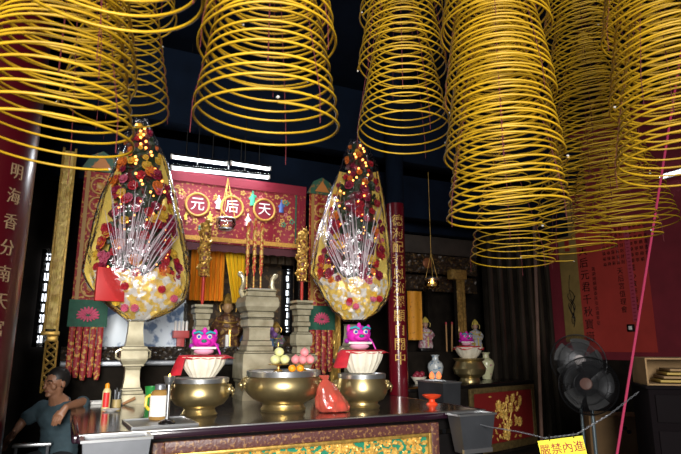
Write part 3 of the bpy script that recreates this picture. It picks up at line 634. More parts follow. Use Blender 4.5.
# hanging oil lamp in front of the banner
q = PY(226, 222, 6.05); s = depth(q)/550
t = thing('hanging_oil_lamp', 'round glass oil lamp hung on chains in front of the banner', 'lamp', tuple(q))
MB().lathe([(4*s, -9*s), (8*s, -7*s), (10*s, -2*s), (9*s, 3*s), (8.6*s, 3*s), (9.4*s, -2*s), (7.4*s, -6.4*s), (4*s, -8*s)], 32).build('glass_bowl', GLASSF, t)
b = MB(); b.tube([(9.2*s*cos(i*pi/16), 9.2*s*sin(i*pi/16), 3*s) for i in range(33)], .008, 6, False); b.tube([(6*s*cos(i*pi/16), 6*s*sin(i*pi/16), -7.4*s) for i in range(33)], .008, 6, False); b.build('steel_ring', STEEL, t)
MB().lathe([(3*s, -8*s), (4*s, -5*s), (2*s, -4*s)], 16).build('oil_cup', GOLD, t)
top = PY(228, 178, 6.05)
for a in (0, 2.1, 4.2): MB().tube([(9.2*s*cos(a), 9.2*s*sin(a), 3*s), (top.x-q.x, 0, top.z-q.z), (top.x-q.x, 0, top.z-q.z+.02)], .004, 6).build('chain', GOLD, t)
MB().tube([(top.x-q.x, 0, top.z-q.z), (top.x-q.x, 0, 5.0-q.z)], .004, 6).build('hanging_wire', BLACK, t)
# fluorescent battens
def batten(x0, x1, Y, z0, z1, label, power):
    t = thing('fluorescent_lamp', label, 'lamp', ((x0+x1)/2, Y, (z0+z1)/2), 0, 'fluorescent tubes'); h = (x1-x0)/2; a = math.atan2(z1-z0, x1-x0)
    rm = M.Rotation(-a, 4, 'Y')
    MB().box((0, .045, .035), (2*h+.06, .05, .04), bev=.006).spin(rm).build('housing', BLACK, t)
    MB().tube([(-h, 0, 0), (0, 0, 0), (h, 0, 0)], .020, 12).spin(rm).build('tube', TUBE, t)
    for sx in (-1, 1): MB().box((sx*(h+.012), .01, .008), (.024, .045, .05), bev=.004).spin(rm).build('end_cap', WHITE, t)
    MB().tube([(-h*.5, .045, .05), (-h*.5, .045, 5-t.location.z)], .006, 6).build('hanger', BLACK, t); MB().tube([(h*.5, .045, .05), (h*.5, .045, 5-t.location.z)], .006, 6).build('hanger', BLACK, t)
    l = bpy.data.lights.new('tube_light', 'AREA'); l.shape = 'RECTANGLE'; l.size = 2*h; l.size_y = .05; l.energy = power; l.color = (.90, .95, 1)
    o = bpy.data.objects.new('tube_light', l); COL.objects.link(o); o.parent = t; o.location = (0, -.03, -.03); o.rotation_euler = (R(-14), 0, 0)
    return t
a, c = PY(173, 168, 5.92), PY(268, 177.5, 5.92); batten(a.x, c.x, 5.92, a.z, c.z, 'brightest fluorescent tube, just above the red banner', 20)
a, c = PY(173, 157, 6.12), PY(226, 164, 6.12); batten(a.x, c.x, 6.12, a.z, c.z, 'left one of the two upper fluorescent tubes behind the bright one', 5)
a, c = PY(232.5, 163.5, 6.12), PY(269, 169, 6.12); batten(a.x, c.x, 6.12, a.z, c.z, 'right one of the two upper fluorescent tubes behind the bright one', 5)

# ------------------------------------------------------------------ embroidered hangings
def lotus(t, x, z, r, m):
    b = MB()
    for k, (n, rr, st) in enumerate(((11, r, 0), (8, r*.68, .2), (5, r*.38, .5))):
        for i in range(n):
            a = -.25+(pi+.5)*i/(n-1); b.ball((x+rr*.62*cos(a)*1.25, -.048-.008*k, z-r*.25+rr*.62*sin(a)), rr*.40, 1, (1.0, .16, .36), M.Rotation(-a, 3, 'Y'))
    for i in range(7): a = pi+.3+(pi-.6)*i/6; b.ball((x+r*.6*cos(a), -.052, z-r*.25+r*.35*sin(a)), r*.36, 1, (1, .16, .3), M.Rotation(-a, 3, 'Y'))
    b.build('lotus', m, t)
def hanging(pxl, pxr, ytop, ymid, ygreen, ybot, Y, label, panelm, nrib, ribs=True):
    xl, xr = PY(pxl, ygreen, Y).x, PY(pxr, ygreen, Y).x; w_ = xr-xl; pm = (pxl+pxr)/2
    zt, zm, zg, zb = [PY(pm, y, Y).z for y in (ytop, ymid, ygreen, ybot)]
    t = thing('embroidered_hanging', label, 'hanging', (xl, Y, zb), 0, 'embroidered hangings')
    MB().sheet(lambda u, v: (u*w_, .008*sin(u*14), zm-zb+v*(zt-zm-.14)), 16, 4, .006).build('brocade', panelm, t)
    for x in (.04, w_-.04): MB().box((x, -.012, (zm+zt-.14)/2-zb), (.035, .006, zt-zm-.14)).build('gold_border', mat('border_gold', (.34, .18, .04), .55), t)
    n = int((zt-zm-.2)/.21)
    for k in range(n):
        b = MB(); zc = zm-zb+.12+k*.21; b.tube([(w_/2+.085*cos(i*pi/12), -.016, zc+.085*sin(i*pi/12)) for i in range(25)], .010, 6, False); b.ball((w_/2, -.012, zc), .04, 1, (1, .3, 1)); b.build('gold_roundel', mat('roundel_gold', (.42, .22, .05), .5), t)
    b = MB(); b.poly([(-.04, -.03, zt-zb-.22), (w_+.04, -.03, zt-zb-.22), (w_*.86, -.03, zt-zb-.06), (w_/2, -.03, zt-zb), (w_*.14, -.03, zt-zb-.06)], .03); b.build('green_canopy', mat('canopy_green', (.02, .09, .055), .5, col2=(.20, .12, .04), thr=.58, scale=24), t)
    b = MB(); b.poly([(w_*.18, -.04, zt-zb-.19), (w_*.82, -.04, zt-zb-.19), (w_/2, -.04, zt-zb-.05)], .012); b.build('canopy_emblem', mat('canopy_orange', (.50, .18, .04), .5), t)
    MB().sheet(lambda u, v: (-.02+u*(w_+.04), -.035+.004*sin(u*11), zg-zb+v*(zm-zg)), 12, 3, .008).build('green_panel', GREENCL, t, label='green panel with a pink lotus')
    lotus(t, w_/2, (zm+zg)/2-zb, w_*.30, mat('lotus_pink', (.48, .05, .12), .6))
    for x in (.05, w_-.05): MB().box((x, .22, zt-zb-.17), (.03, .46, .03)).build('bracket', DARK, t)
    for k in range(nrib):
        x = w_*(k+.5)/nrib; l = (zg-zb)*(1-.05*(k % 2))
        MB().sheet(lambda u, v: (x+(u-.5)*w_/nrib*.82*(1-.35*max(0, .1-v)/.1), -.03-.010*sin(u*pi), zg-zb-l+v*l), 5, 10, .006).build('ribbon', REDGOLD, t)
    return t
hanging(69, 104, 150, 300, 327, 380, 6.0, 'tall embroidered hanging with green lotus panel left of the left bouquet', REDGOLD, 5)
hanging(308, 332, 178, 306, 330, 374, 6.05, 'embroidered hanging with green lotus panel left of the right bouquet', REDGOLD, 4)
# gilded couplet boards
def board(px0, px1, y0, y1, Y, label, m=GOLD, chars=None, name='couplet_board'):
    a, c = PY(px0, y1, Y), PY(px1, y1, Y); zt = PY((px0+px1)/2+8*(px0 < 100), y0, Y).z; w_, h_ = c.x-a.x, zt-a.z
    t = thing(name, label, 'board', (a.x, Y, a.z))
    MB().box((w_/2, .02, h_/2), (w_, .035, h_), bev=.006).build('plank', BLACK, t)
    def rl(u, v): return (.012+u*(w_-.024), -.004-.016*abs(NZ.noise(V((u*w_*32, v*h_*22, 2.2)))), .02+v*(h_-.04))
    MB().sheet(rl, 14, int(h_*44), .008).build('gilt_carving', m, t)
    b = MB()
    for x in (0, w_): b.box((x, 0, h_/2), (.022, .06, h_+.02), bev=.004)
    b.build('side_rail', GOLDP, t)
    MB().box((w_/2, 0, -.02), (w_+.05, .07, .04), bev=.006).build('foot_moulding', GOLD, t); return t
bd = board(44, 57, 148, 331, 5.95, 'tall gilded carved board at the left of the altar, above the seated man', mat('gilt_bright', (.95, .60, .17), .45, .15, var=.3, scale=22))
board(331, 339, 305, 392, 6.25, 'narrow gilded lattice board right of the pink buns', name='gilded_board')
MB().box((.075, .25, PY(58, 152, 5.95).z-bd.location.z-.06), (.04, .46, .04)).build('bracket', DARK, bd)
b = MB(); x0 = .075; b.box((x0, 0, -.07), (.10, .05, .06), bev=.01)
for k in range(6):
    for sx in (-1, 1): b.tube([(x0+sx*.045, 0, -.10-k*.075), (x0-sx*.045, 0, -.175-k*.075)], .011, 6)
for sx in (-1, 1): b.tube([(x0+sx*.048, 0, -.09), (x0+sx*.048, 0, -.56)], .010, 6)
b.build('lattice_drop', GOLD, bd)

# ------------------------------------------------------------------ cellophane bouquets
FL = []
def flower_mesh(seed, r):
    b = MB(); rn = random.Random(seed)
    for ring, (n, rr, z) in enumerate(((8, .85, .0), (6, .55, .28), (4, .25, .45))):
        for i in range(n):
            a = 2*pi*i/n+ring*.4; rot = M.Rotation(a, 3, 'Z') @ M.Rotation(-.5-.35*ring, 3, 'Y'); b.ball(rot @ V((rr*r*.55, 0, 0))+V((0, 0, z*r)), r*.5, 1, (1, .75, .28), rot)
    b.ball((0, 0, r*.4), r*.28, 1); return b
FCOL = [mat('flower_red', (.50, .012, .03), .6, var=.3, scale=25), mat('flower_crimson', (.30, .006, .05), .6, var=.3, scale=25), mat('flower_orange', (.75, .20, .02), .6, var=.25, scale=25), mat('flower_yellow', (.80, .52, .05), .6, var=.25, scale=25), mat('flower_pink', (.65, .12, .22), .6, var=.25, scale=25)]
def bouquet(outline, cx, Y, label, seed, card=None, mirror=1):
    q = PY(cx, 320, Y); hv = V((q.x, q.y, 0)).normalized(); u_ = V((hv.y, -hv.x, 0)); rn = random.Random(seed)
    rz = math.atan2(u_.y, u_.x)
    def loc(px, py):               # photo outline onto the upright plane facing the courtyard
        r = ray(px, py); k = (V((q.x, q.y, 0)).dot(hv))/(r.dot(hv)); p = C0+r*k; return (p-V((q.x, q.y, 0))).dot(u_), p.z
    rows = []
    for y, a, b_ in outline:
        l, z = loc(a, y); r, z2 = loc(b_, y); rows.append((z, l, r))
    rows.sort(); zb = rows[0][0]
    def at(z):
        z = max(rows[0][0], min(rows[-1][0], z))
        for (z0, l0, r0), (z1, l1, r1) in zip(rows, rows[1:]):
            if z0 <= z <= z1: f = (z-z0)/(z1-z0+1e-9); return l0+(l1-l0)*f, r0+(r1-r0)*f
    H = rows[-1][0]-zb
    t = thing('cellophane_bouquet', label, 'bouquet', (q.x, q.y, zb), rz, 'cellophane wrapped bouquets')
    # foil backing: a bent sheet with crumpled surface
    def foil(u, v):
        z = zb+.02+v*H*.80; l, r = at(z); x = l+.01+u*(r-l-.02); c = (u-.5)*2
        return (x, .06-.10*c*c+.020*NZ.noise(V((x*13, z*13, seed))), z-zb)
    MB().sheet(foil, 34, 50, .004).build('foil_backing', GOLDFOIL, t, label='crumpled gold foil backing')
    # inner cone of leaves
    b = MB()
    core = []
    for g in range(16):
        v = .14+.84*g/15; z = zb+v*H; l, r = at(z); core.append(((r-l)/2*.60, z-zb))
    b.lathe(core, 20, wob=lambda a, z_: 1+.10*NZ.noise(V((cos(a)*3, sin(a)*3, z_*16)))); b.spin(M.Diagonal((1, .5, 1, 1)))
    for v_ in b.b.verts: l, r = at(zb+v_.co.z); v_.co.x += (l+r)/2; v_.co.y += .03
    for k in range(190):
        v = rn.uniform(.16, .97); z = zb+v*H; l, r = at(z); m_, h = (l+r)/2, (r-l)/2*.66; a = rn.uniform(0, pi)
        b.ball((m_+h*cos(a), .02-h*.55*sin(a)-.0, z-zb), .042, 1, (1, .6, .25), M.Rotation(rn.uniform(0, 6), 3, 'Y') @ M.Rotation(rn.uniform(0, 6), 3, 'X'))
    b.build('foliage', LEAF, t)
    # crumpled gold paper bowl below
    def paper(u, v):
        z = zb+.015+v*H*.21; l, r = at(z); a = pi+u*pi; m_, h = (l+r)/2, (r-l)/2*.93
        n = .02*NZ.noise(V((u*14, v*9, seed+4)))+.012*NZ.noise(V((u*34, v*25, seed)))
        return (m_+(h+n)*cos(a), (h*.55+n)*sin(a)+.03, z-zb+(.09*NZ.noise(V((u*7, 1, seed)))+.05*NZ.noise(V((u*19, 4, seed))))*v*v)
    MB().sheet(paper, 70, 22, .004).build('gold_paper', mat('gold_paper', (.95, .66, .14), .35, .15, bump=.6, scale=16, col2=(.90, .86, .80), thr=.53), t, label='crumpled gold and silver paper')
    for k in range(7):
        v = rn.uniform(.03, .15); z = zb+v*H; l, r = at(z); a = pi+rn.uniform(.5, pi-.5); h = (r-l)/2
        b = flower_mesh(seed+k, .045); b.spin(M.Rotation(pi/2, 4, 'X')); b.move(((l+r)/2+h*.9*cos(a), h*.53*sin(a)+.0, z-zb)); b.build('paper_rosette', FCOL[(4, 0, 3)[k % 3]], t)
    # flowers, at most a hundred
    protos = [flower_mesh(seed*10+i, .076).build('flower', FCOL[i % 5], t) for i in range(5)]
    used = set()
    for k in range(96):
        v = .98-.78*((k+.5)/96)**.62; z = zb+v*H; l, r = at(z); m_, h = (l+r)/2, (r-l)/2*.80
        if v > .55: a = rn.uniform(.15, pi-.15)
        else: a = rn.choice((rn.uniform(0, .95), rn.uniform(pi-.95, pi)))  if rn.random() < .38 else rn.uniform(.4, pi-.4)
        i = rn.choice((0, 0, 1, 1, 1, 2, 3, 4, 0)) if v < .72 else rn.choice((0, 2, 2, 3, 1))
        if i in used: o = protos[i].copy(); COL.objects.link(o)
        else: o = protos[i]; used.add(i)
        o.parent = t; hh = h*.92
        o.location = (m_+hh*cos(a), .0-hh*.55*sin(a), z-zb); d = V((cos(a)*.8, -sin(a), .25)); o.rotation_euler = d.to_track_quat('Z', 'Y').to_euler()
        sc = rn.uniform(.62, 1.05)*(1.0 if v < .75 else .62); o.scale = (sc, sc, sc)
    # silver tinsel fan
    for k in range(50):
        f = (k+rn.random())/50; l, r = at(zb+.26*H); x0 = (l+r)/2+(r-l)*(-.22+.34*f)*mirror; a = -.32+1.0*f+rn.uniform(-.16, .16); L_ = rn.uniform(.12, .40)*H; z0_ = rn.uniform(.17, .34)*H
        pts = []
        for i in range(7):
            g = i/6; x = x0+mirror*sin(a)*L_*g; z = z0_+cos(a)*L_*g; ll, rr = at(zb+z); h = (rr-ll)/2; c_ = max(-.95, min(.95, (x-(ll+rr)/2)/max(h, .01)))
            x = (ll+rr)/2+c_*h*.9; pts.append((x, -h*.60*sqrt(1-c_*c_)-.03, z))
        w0 = rn.uniform(.0018, .0062); MB().tube(pts, [w0*(.35+.65*sin(pi*(i+.5)/7)) for i in range(7)], 4).build('tinsel', TINSEL, t)
    # fairy lights
    for k in range(46):
        v = .95-.80*(k/46)**1.0; z = zb+v*H; l, r = at(z); h = (r-l)/2*.72; a = rn.uniform(.35, pi-.35) if v < .7 else rn.uniform(.9, pi-.9)
        sc = .0135 if v > .6 else .009
        MB().ball(((l+r)/2+h*cos(a), -h*.60*sin(a)-.045, z-zb), sc, 1).build('fairy_light', FAIRY, t)
    if card:
        x0, z1 = loc(card[0], card[1]); x1, z0 = loc(card[2], card[3]); h = (at((z0+z1)/2)[1]-at((z0+z1)/2)[0])/2
        MB().box(((x0+x1)/2, -h*.40, (z0+z1)/2-zb), (x1-x0, .05, z1-z0), M.Rotation(R(18), 3, 'Z'), bev=.004).build('red_box', mat('red_card', (.62, .03, .03), .5), t, label='bright red box')
    # cellophane wrap with a gathered neck and seams
    def cel(u, v):
        z = zb-.005+v*(H+.01); l, r = at(z); a = 2*pi*u; m_, h = (l+r)/2, max(.02, (r-l)/2+.006)
        n = .012*NZ.noise(V((cos(a)*3, sin(a)*3, z*7+seed)))+.012*sin(a*16+z*2)*(v > .1)*.5
        return (m_+(h+n)*cos(a), (h*.62+n)*sin(a), z-zb)
    MB().sheet(cel, 72, 40, .0012).build('cellophane', CELLO, t)
    b = MB()
    for side in (0, 1):
        b.tube([(at(z)[side], -.01, z-zb) for z in [zb+.10*H+i*H*.62/20 for i in range(21)]], .006, 5)
    b.build('silver_edging', mat('edge_silver', (.7, .72, .75), .3, .6, col2=(.5, .1, .08), thr=.5, scale=30), t)
    return t
OL = [(118,136,147),(130,128,153),(145,121,161),(160,117,168),(175,112,172),(190,104,176),(210,97,180),(230,92,184),(250,87,188),(272,83,190),(285,88,189),(300,101,184),(312,116,170),(321,128,148)]
OR = [(140,351,361),(152,346,370),(165,342,377),(180,336,380),(195,330,383),(215,324,386),(240,316,389),(265,311,391),(274,310,391),(287,319,391),(300,325,387),(312,334,378),(321,345,364)]
bouquet(OL, 135, 5.30, 'left cellophane bouquet with fairy lights and a red box', 3, (98, 270, 124, 303))
bouquet(OR, 352, 5.30, 'right cellophane bouquet with fairy lights, beside the central red column', 8, None, -1)

# ------------------------------------------------------------------ hanging incense coils
def coil_mesh(R0, h, turns, k, ph, strand, sq, seed):
    """a conical spiral, widest at the bottom, loosely sagging like real incense"""
    rn = random.Random(seed); N = int(turns*44); pts = []; j1, j2 = rn.uniform(0, 6), rn.uniform(0, 6)
    for i in range(N+1):
        t = i/N; a = ph+t*turns*2*pi
        r = R0*max(.05, (1-t)**k)*(1+.010*sin(a*.37+j1)); z = h*(t**.96)
        z += R0*.055*sin(a+j2)*(1-t)+R0*.020*sin(a*.31+j1)
        pts.append((r*cos(a)*(1+sq), r*sin(a)*(1-sq), z))
    return MB().tube(pts, strand/2, 6)
ASH = mat('ash_tip', (.45, .43, .40), .9)
def coil(cx, cy, hw, d, label, h=1.0, turns=23, k=.75, ph=None, strand=.0092, group='hanging incense coils', axis=None):
    seed = int(cx*7+cy*3); rn = random.Random(seed)
    c = PD(cx, cy, d)
    if axis is not None:
        r = ray(cx, cy); hd = sqrt(axis.x**2+axis.y**2); kk = hd/sqrt(r.x**2+r.y**2); c = C0+r*kk; c.x, c.y = axis.x, axis.y
    R0 = hw/550*d; ph = rn.uniform(0, 6.28) if ph is None else ph
    t = thing('incense_coil', label, 'incense coil', tuple(c), 0, group)
    coil_mesh(R0, h, turns, k, ph, strand, rn.uniform(-.02, .02), seed).build('incense_spiral', INC, t, smooth=80)
    b = MB(); b.ball((R0*cos(ph), R0*sin(ph), 0), strand*.55, 1, (1.2, 1.2, 1)); b.build('ash_tip', ASH, t)
    b = MB(); b.tube([(0, 0, h*.25), (0, 0, h), (0, 0, 5-c.z)], .0025, 5)
    b.build('hanging_thread', THREAD, t)
    for q in range(3):
        a = ph+.6+q*2.09; b = MB().tube([(R0*1.0*cos(a), R0*1.0*sin(a), -.05), (R0*.99*cos(a), R0*.99*sin(a), .06), (R0*.80*cos(a), R0*.80*sin(a), h*.32), (R0*.45*cos(a), R0*.45*sin(a), h*.68), (0, 0, h+.12)], .0012, 5); b.build('support_thread', THREAD, t)
    return c
N = 'nearest and largest incense coil, cropped by the top left corner'
coil(95, -6, 104, 1.32, N, .9, 20, .6, ph=3.0)
ax = coil(50, 146, 80, 1.72, 'lowest incense coil on the far left, above the thick red column', .95, 24, .62, ph=.75)
coil(50, 84, 78, 1.72, 'second coil up on the far left, nested over the lowest one', .95, 24, .62, axis=ax)
coil(115, 113, 52, 2.55, 'incense coil hanging just above the left bouquet', 1.0, 20, .62)
coil(121, 22, 54, 2.75, 'incense coil behind the nearest one, higher than the coil above the left bouquet', 1.0, 20, .62)
ax = coil(266, 128, 73, 1.90, 'lowest incense coil above the fluorescent tubes', .98, 24, .62, ph=-1.75)
coil(268, 54, 71, 1.90, 'middle coil of the stack above the fluorescent tubes', .98, 24, .62, axis=ax)
coil(270, -6, 69, 1.90, 'topmost coil of the stack above the fluorescent tubes', .9, 22, .62, axis=ax)
ax = coil(404, 137, 47, 3.0, 'lowest incense coil above the central red column, close to the right bouquet', 1.15, 25, .85, ph=-.1)
coil(404, 72, 46, 3.0, 'middle coil of the stack above the central red column', 1.15, 25, .85, axis=ax)
coil(402, 22, 45, 3.0, 'topmost coil of the stack above the central red column', 1.1, 24, .8, axis=ax)
ax = coil(508, 218, 60, 2.3, 'lowest coil of the tall bright stack right of centre', 1.0, 30, .62, ph=.2)
coil(504, 163, 60, 2.3, 'second coil up in the tall bright stack right of centre', 1.0, 30, .62, axis=ax)
coil(500, 100, 57, 2.3, 'third coil up in the tall bright stack right of centre', 1.0, 30, .62, axis=ax)
coil(500, 35, 58, 2.3, 'topmost coil of the tall bright stack right of centre', .95, 28, .62, axis=ax)
coil(512, 264, 41, 3.5, 'dim incense coil hanging behind the tall bright stack, over the slat wall', .75, 15, .5, strand=.0075)
coil(575, 256, 39, 3.7, 'dim incense coil above the calligraphy scroll', .95, 20, .55, strand=.008)
coil(616, 238, 41, 3.4, 'lowest coil in front of the red wall, above the two fans', .95, 22, .55)
ax = coil(598, 182, 46, 3.3, 'second coil up in the dim stack right of the tall bright stack', 1.0, 28, .6)
coil(596, 112, 45, 3.3, 'third coil up in the dim stack right of the tall bright stack', 1.0, 28, .6, axis=ax)
coil(596, 45, 43, 3.3, 'topmost coil of the dim stack right of the tall bright stack', .9, 24, .6, axis=ax)
ax = coil(682, 172, 60, 2.2, 'lowest coil cropped by the right edge, in front of the wall lamp', .95, 26, .6)
coil(684, 105, 60, 2.2, 'second coil up at the right edge', .95, 26, .6, axis=ax)
coil(686, 35, 60, 2.2, 'topmost coil at the right edge', .9, 24, .6, axis=ax)
coil(634, 226, 41, 4.7, 'small dim coil hanging farthest back before the red wall, near the pink rope', .9, 20, .55)

# ------------------------------------------------------------------ side altar on the right
SA = PZ(409, 389, .95); SB = PZ(533, 380, .95); du = (SB-SA); W = du.length; rz = math.atan2(du.y, du.x)
t = thing('side_altar', 'dark side altar with a red front panel of gilded flowers', 'altar', (SA.x, SA.y, 0), rz); D = .52
MB().box((W/2, D/2, .93), (W+.06, D, .04), bev=.008).build('tabletop', BLACK, t)
MB().box((W/2, D/2+.02, .46), (W, D-.06, .90)).build('body', DARK, t)
pl = W*.44
fr = MB(); gx0, gx1 = pl, W-.05
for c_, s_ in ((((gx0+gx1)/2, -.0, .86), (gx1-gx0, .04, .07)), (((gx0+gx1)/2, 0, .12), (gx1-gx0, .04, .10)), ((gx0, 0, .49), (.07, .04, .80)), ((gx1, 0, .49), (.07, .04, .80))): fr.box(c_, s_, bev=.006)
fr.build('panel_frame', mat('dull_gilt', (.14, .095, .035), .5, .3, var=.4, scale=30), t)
MB().box(((gx0+gx1)/2, .005, .49), (gx1-gx0-.06, .02, .68)).build('red_panel', mat('panel_red', (.20, .012, .012), .5), t)
b = MB(); rn = random.Random(5); gc = (gx0+gx1)/2
for k in range(3):
    x0 = gc+.02; a = (k-1)*.55; b.tube([(x0+.20*g*sin(a)*1.4, -.012-.012*g, .20+.50*g*cos(a*.6)) for g in [i/6 for i in range(7)]], [.012-.006*i/6 for i in range(7)], 5)
b.build('gilded_stems', GOLDP, t)
for k in range(17):
    x, z = gc+rn.gauss(.02, .15), rn.uniform(.26, .76); r_ = rn.uniform(.045, .075)
    b = MB()
    for i in range(9):
        a = i*.698; b.ball((x+r_*.6*cos(a), -.022, z+r_*.6*sin(a)), r_*.42, 1, (1, .4, .5), M.Rotation(-a, 3, 'Y'))
    b.ball((x, -.035, z), r_*.3, 1); b.build('gilded_flower', GOLDP, t)
for k in range(60):
    x, z = gc+max(-.33, min(.33, rn.gauss(.02, .19))), rn.uniform(.20, .78); MB().ball((x, -.014, z), .036, 1, (1, .35, .4), M.Rotation(rn.uniform(0, 6), 3, 'Y')).build('gilded_leaf', GOLDP, t)
def onside(px, py, z=.95): return PZ(px, py, z)
def vasep(s): return [(7*s*.6, 0), (8*s*.55, 1*s), (6.5*s, 8*s), (8*s, 14*s), (7*s, 18*s), (3.2*s, 21*s), (3*s, 24*s), (4.6*s, 26*s), (4.2*s, 26*s)]
for px, py, nm, lb, mm in ((436, 381.5, 'porcelain_vase', 'blue and white porcelain vase at the left of the side altar', mat('porcelain', (.62, .66, .66), .2, col2=(.20, .30, .42), thr=.58, scale=22)), (487, 379, 'porcelain_vase', 'pale yellow green vase with pink flowers right of the side altar burner', mat('porcelain_yellow', (.60, .60, .36), .25, col2=(.45, .22, .24), thr=.62, scale=20))):
    q = onside(px, py, .951); s = depth(q)/550; t = thing(nm, lb, 'vase', tuple(q)); MB().lathe(vasep(s), 28).build('vase_body', mm, t)
q = onside(470, 382, .951); s = depth(q)/550
t = thing('incense_burner', 'dark bronze burner on the side altar under a small basket', 'incense burner', tuple(q))
MB().lathe([(10*s, 0), (10*s, 2*s), (9*s, 4*s), (15*s, 8*s), (16.5*s, 13*s), (14*s, 18*s), (13*s, 20*s), (16*s, 22.5*s), (15*s, 23*s)], 36).build('bowl', BRONZE, t)
t = thing('offering_basket', 'small pleated bowl with red cloth on the side altar burner', 'basket', (q.x, q.y, q.z+23.2*s))
MB().lathe([(7*s, 0), (10*s, 3*s), (14.5*s, 11*s), (13.8*s, 11*s), (7*s, 2*s)], 48, wob=lambda a, z: 1+.03*cos(a*16)).build('pleated_bowl', CREAM, t)
MB().sheet(lambda u, v: (15.5*s*v*cos(6.283*u), 15.5*s*v*sin(6.283*u), 12*s-(v > .8)*2.6*s*(1+.5*cos(u*31))), 48, 8, .003).build('red_cloth', REDCLOTH, t)
o = thing('lion_head_toy', 'small magenta lion head on the side altar basket', 'lion head', (q.x-5*s, q.y-.05, q.z+35.5*s), R(-20), 'magenta lion heads'); lion_head(o, (0, 0, 0), 13*s)
# candle lamps, small bowl
for k, px in enumerate((433.5, 440.5)):
    q2 = onside(px, 386, .951); s = depth(q2)/550; t = thing('candle_lamp', ('left', 'right')[k]+' small orange candle lamp in front of the white vase', 'candle lamp', (q2.x, q2.y+.03, q2.z), 0, 'small candle lamps')
    MB().lathe([(3*s, 0), (3*s, 1*s), (1*s, 2*s), (1*s, 5*s), (2.6*s, 6*s), (2.6*s, 7*s)], 16).build('stand', BRONZE, t); MB().lathe([(2*s, 7.1*s), (2.8*s, 9*s), (2*s, 12*s), (.4*s, 14*s)], 14).build('bulb', mat('bulb_orange', (.95, .22, .07), emit=1.2), t)
q2 = onside(419, 384, .951); s = depth(q2)/550; t = thing('offering_bowl', 'small bowl of reddish fruit left of the white vase', 'bowl', tuple(q2))
MB().lathe([(4*s, 0), (4*s, 1*s), (8*s, 7*s), (7.4*s, 7*s), (3.5*s, 2*s)], 24).build('bowl_body', CREAM, t)
b = MB()
for k in range(4): b = MB().ball(((-4+k*2.8)*s, .01*(k % 2), (7.5+2*(k % 2))*s), 3.0*s, 2); b.build('fruit_inside', mat('dark_red_fruit', (.25, .02, .04), .4), t)
# niche behind the side altar
t = thing('side_shrine', 'dark carved wooden shrine frame behind the side altar', 'shrine', (3.45, 7.15, 0))
MB().box((1.25, .35, 1.6), (2.5, .08, 3.2)).build('rear_wall', DARK, t)
MB().box((1.25, .12, .68), (2.5, .50, 1.36)).build('ledge', DARK, t)
MB().box((1.25, -.12, 3.36), (2.5, .20, .42), bev=.01).build('header_beam', NAVY, t)
MB().box((1.25, -.06, 3.00), (2.5, .06, .28), bev=.01).build('plain_frieze', mat('frieze_brown', (.045, .035, .028), .6, var=.3, scale=6), t)
def fz_(u, v): return (u*2.5, -.05-.03*NZ.noise(V((u*38, v*9, 0)))-.02*NZ.noise(V((u*80, v*20, 3))), 2.56+v*.29)
CV = mat('carved_dark_gilt', (.035, .022, .014), .45, .2, col2=(.16, .09, .03), thr=.6, scale=26)
MB().sheet(fz_, 120, 16, .02).build('carved_frieze', CV, t)
for x in (.5, 1.0, 1.5):
    b = MB(); b.lathe([(.075, 0), (.085, .015), (.05, .03), (.02, .035)], 20, rot=M.Rotation(R(90), 3, 'X')); b.move((x, -.08, 2.71)); b.build('roundel', mat('roundel_copper', (.30, .10, .04), .4, .3), t)
def fz2(u, v): return (u*2.5, -.02-.03*NZ.noise(V((u*30, v*6, 9)))-.02*NZ.noise(V((u*66, v*16, 3))), 2.28+v*.24)
MB().sheet(fz2, 110, 14, .02).build('carved_frieze', CV, t)
for x in (.06, 1.0, 1.55): MB().box((x, -.02, 1.9), (.09, .09, 1.05), bev=.01).build('post', DARK, t)
statue(426, 7.12, .52, mat('robe_pink', (.40, .16, .20), .55, col2=(.58, .52, .50), thr=.52, scale=24), 'pink and white robed figure behind the white porcelain vase', mat('scarf_yellow', (.55, .42, .08), .5), mat('face_pale', (.45, .26, .18), .5), 1.362, R(-14))
statue(476, 7.12, .50, mat('robe_silver', (.42, .42, .45), .4, col2=(.45, .30, .06), thr=.55, scale=22), 'silver and gold figure behind the small magenta lion head', mat('scarf_yellow', (.55, .42, .08), .5), MATS['face_pale'], 1.362, R(-14))
for k, (px, pt) in enumerate(((446, 322), (452, 322), (457.5, 321))):
    a = PY(px+ (k-1)*-1.0, 352, 6.96); c = PY(px, pt, 6.96); t = thing('incense_stick', ('left', 'middle', 'right')[k]+' of the three red tipped incense sticks behind the side altar burner', 'incense stick', (a.x, 6.96, 1.362), 0, 'side altar incense sticks')
    h = V((c.x-a.x, 0, c.z-1.362)); MB().tube([(0, 0, 0), h*.93], .012, 8).build('stick', mat('stick_gold', (.42, .22, .08), .5), t); MB().tube([h*.92, h*1.0], [.016, .012], 8).build('red_tip', mat('tip_red', (.50, .04, .06), .5), t)
a, c = PY(406, 340, 7.05), PY(419, 292, 7.05); t = thing('yellow_streamer', 'orange yellow cloth streamer just right of the central red column', 'streamer', (a.x, 6.98, a.z))
MB().sheet(lambda u, v: (u*(c.x-a.x), .012*sin(u*9), v*(c.z-a.z)), 14, 8, .005).build('cloth', mat('streamer_orange', (.72, .30, .02), .6, col2=(.40, .14, .01), thr=.64, scale=26), t)
MB().box(((c.x-a.x)/2, .01, c.z-a.z+.02), (c.x-a.x+.06, .03, .03), bev=.006).build('rod', DARK, t)
q = PY(432, 283, 6.3); s = depth(q)/550; t = thing('hanging_oil_lamp', 'glass oil lamp with a small flame hung right of the central red column', 'lamp', tuple(q))
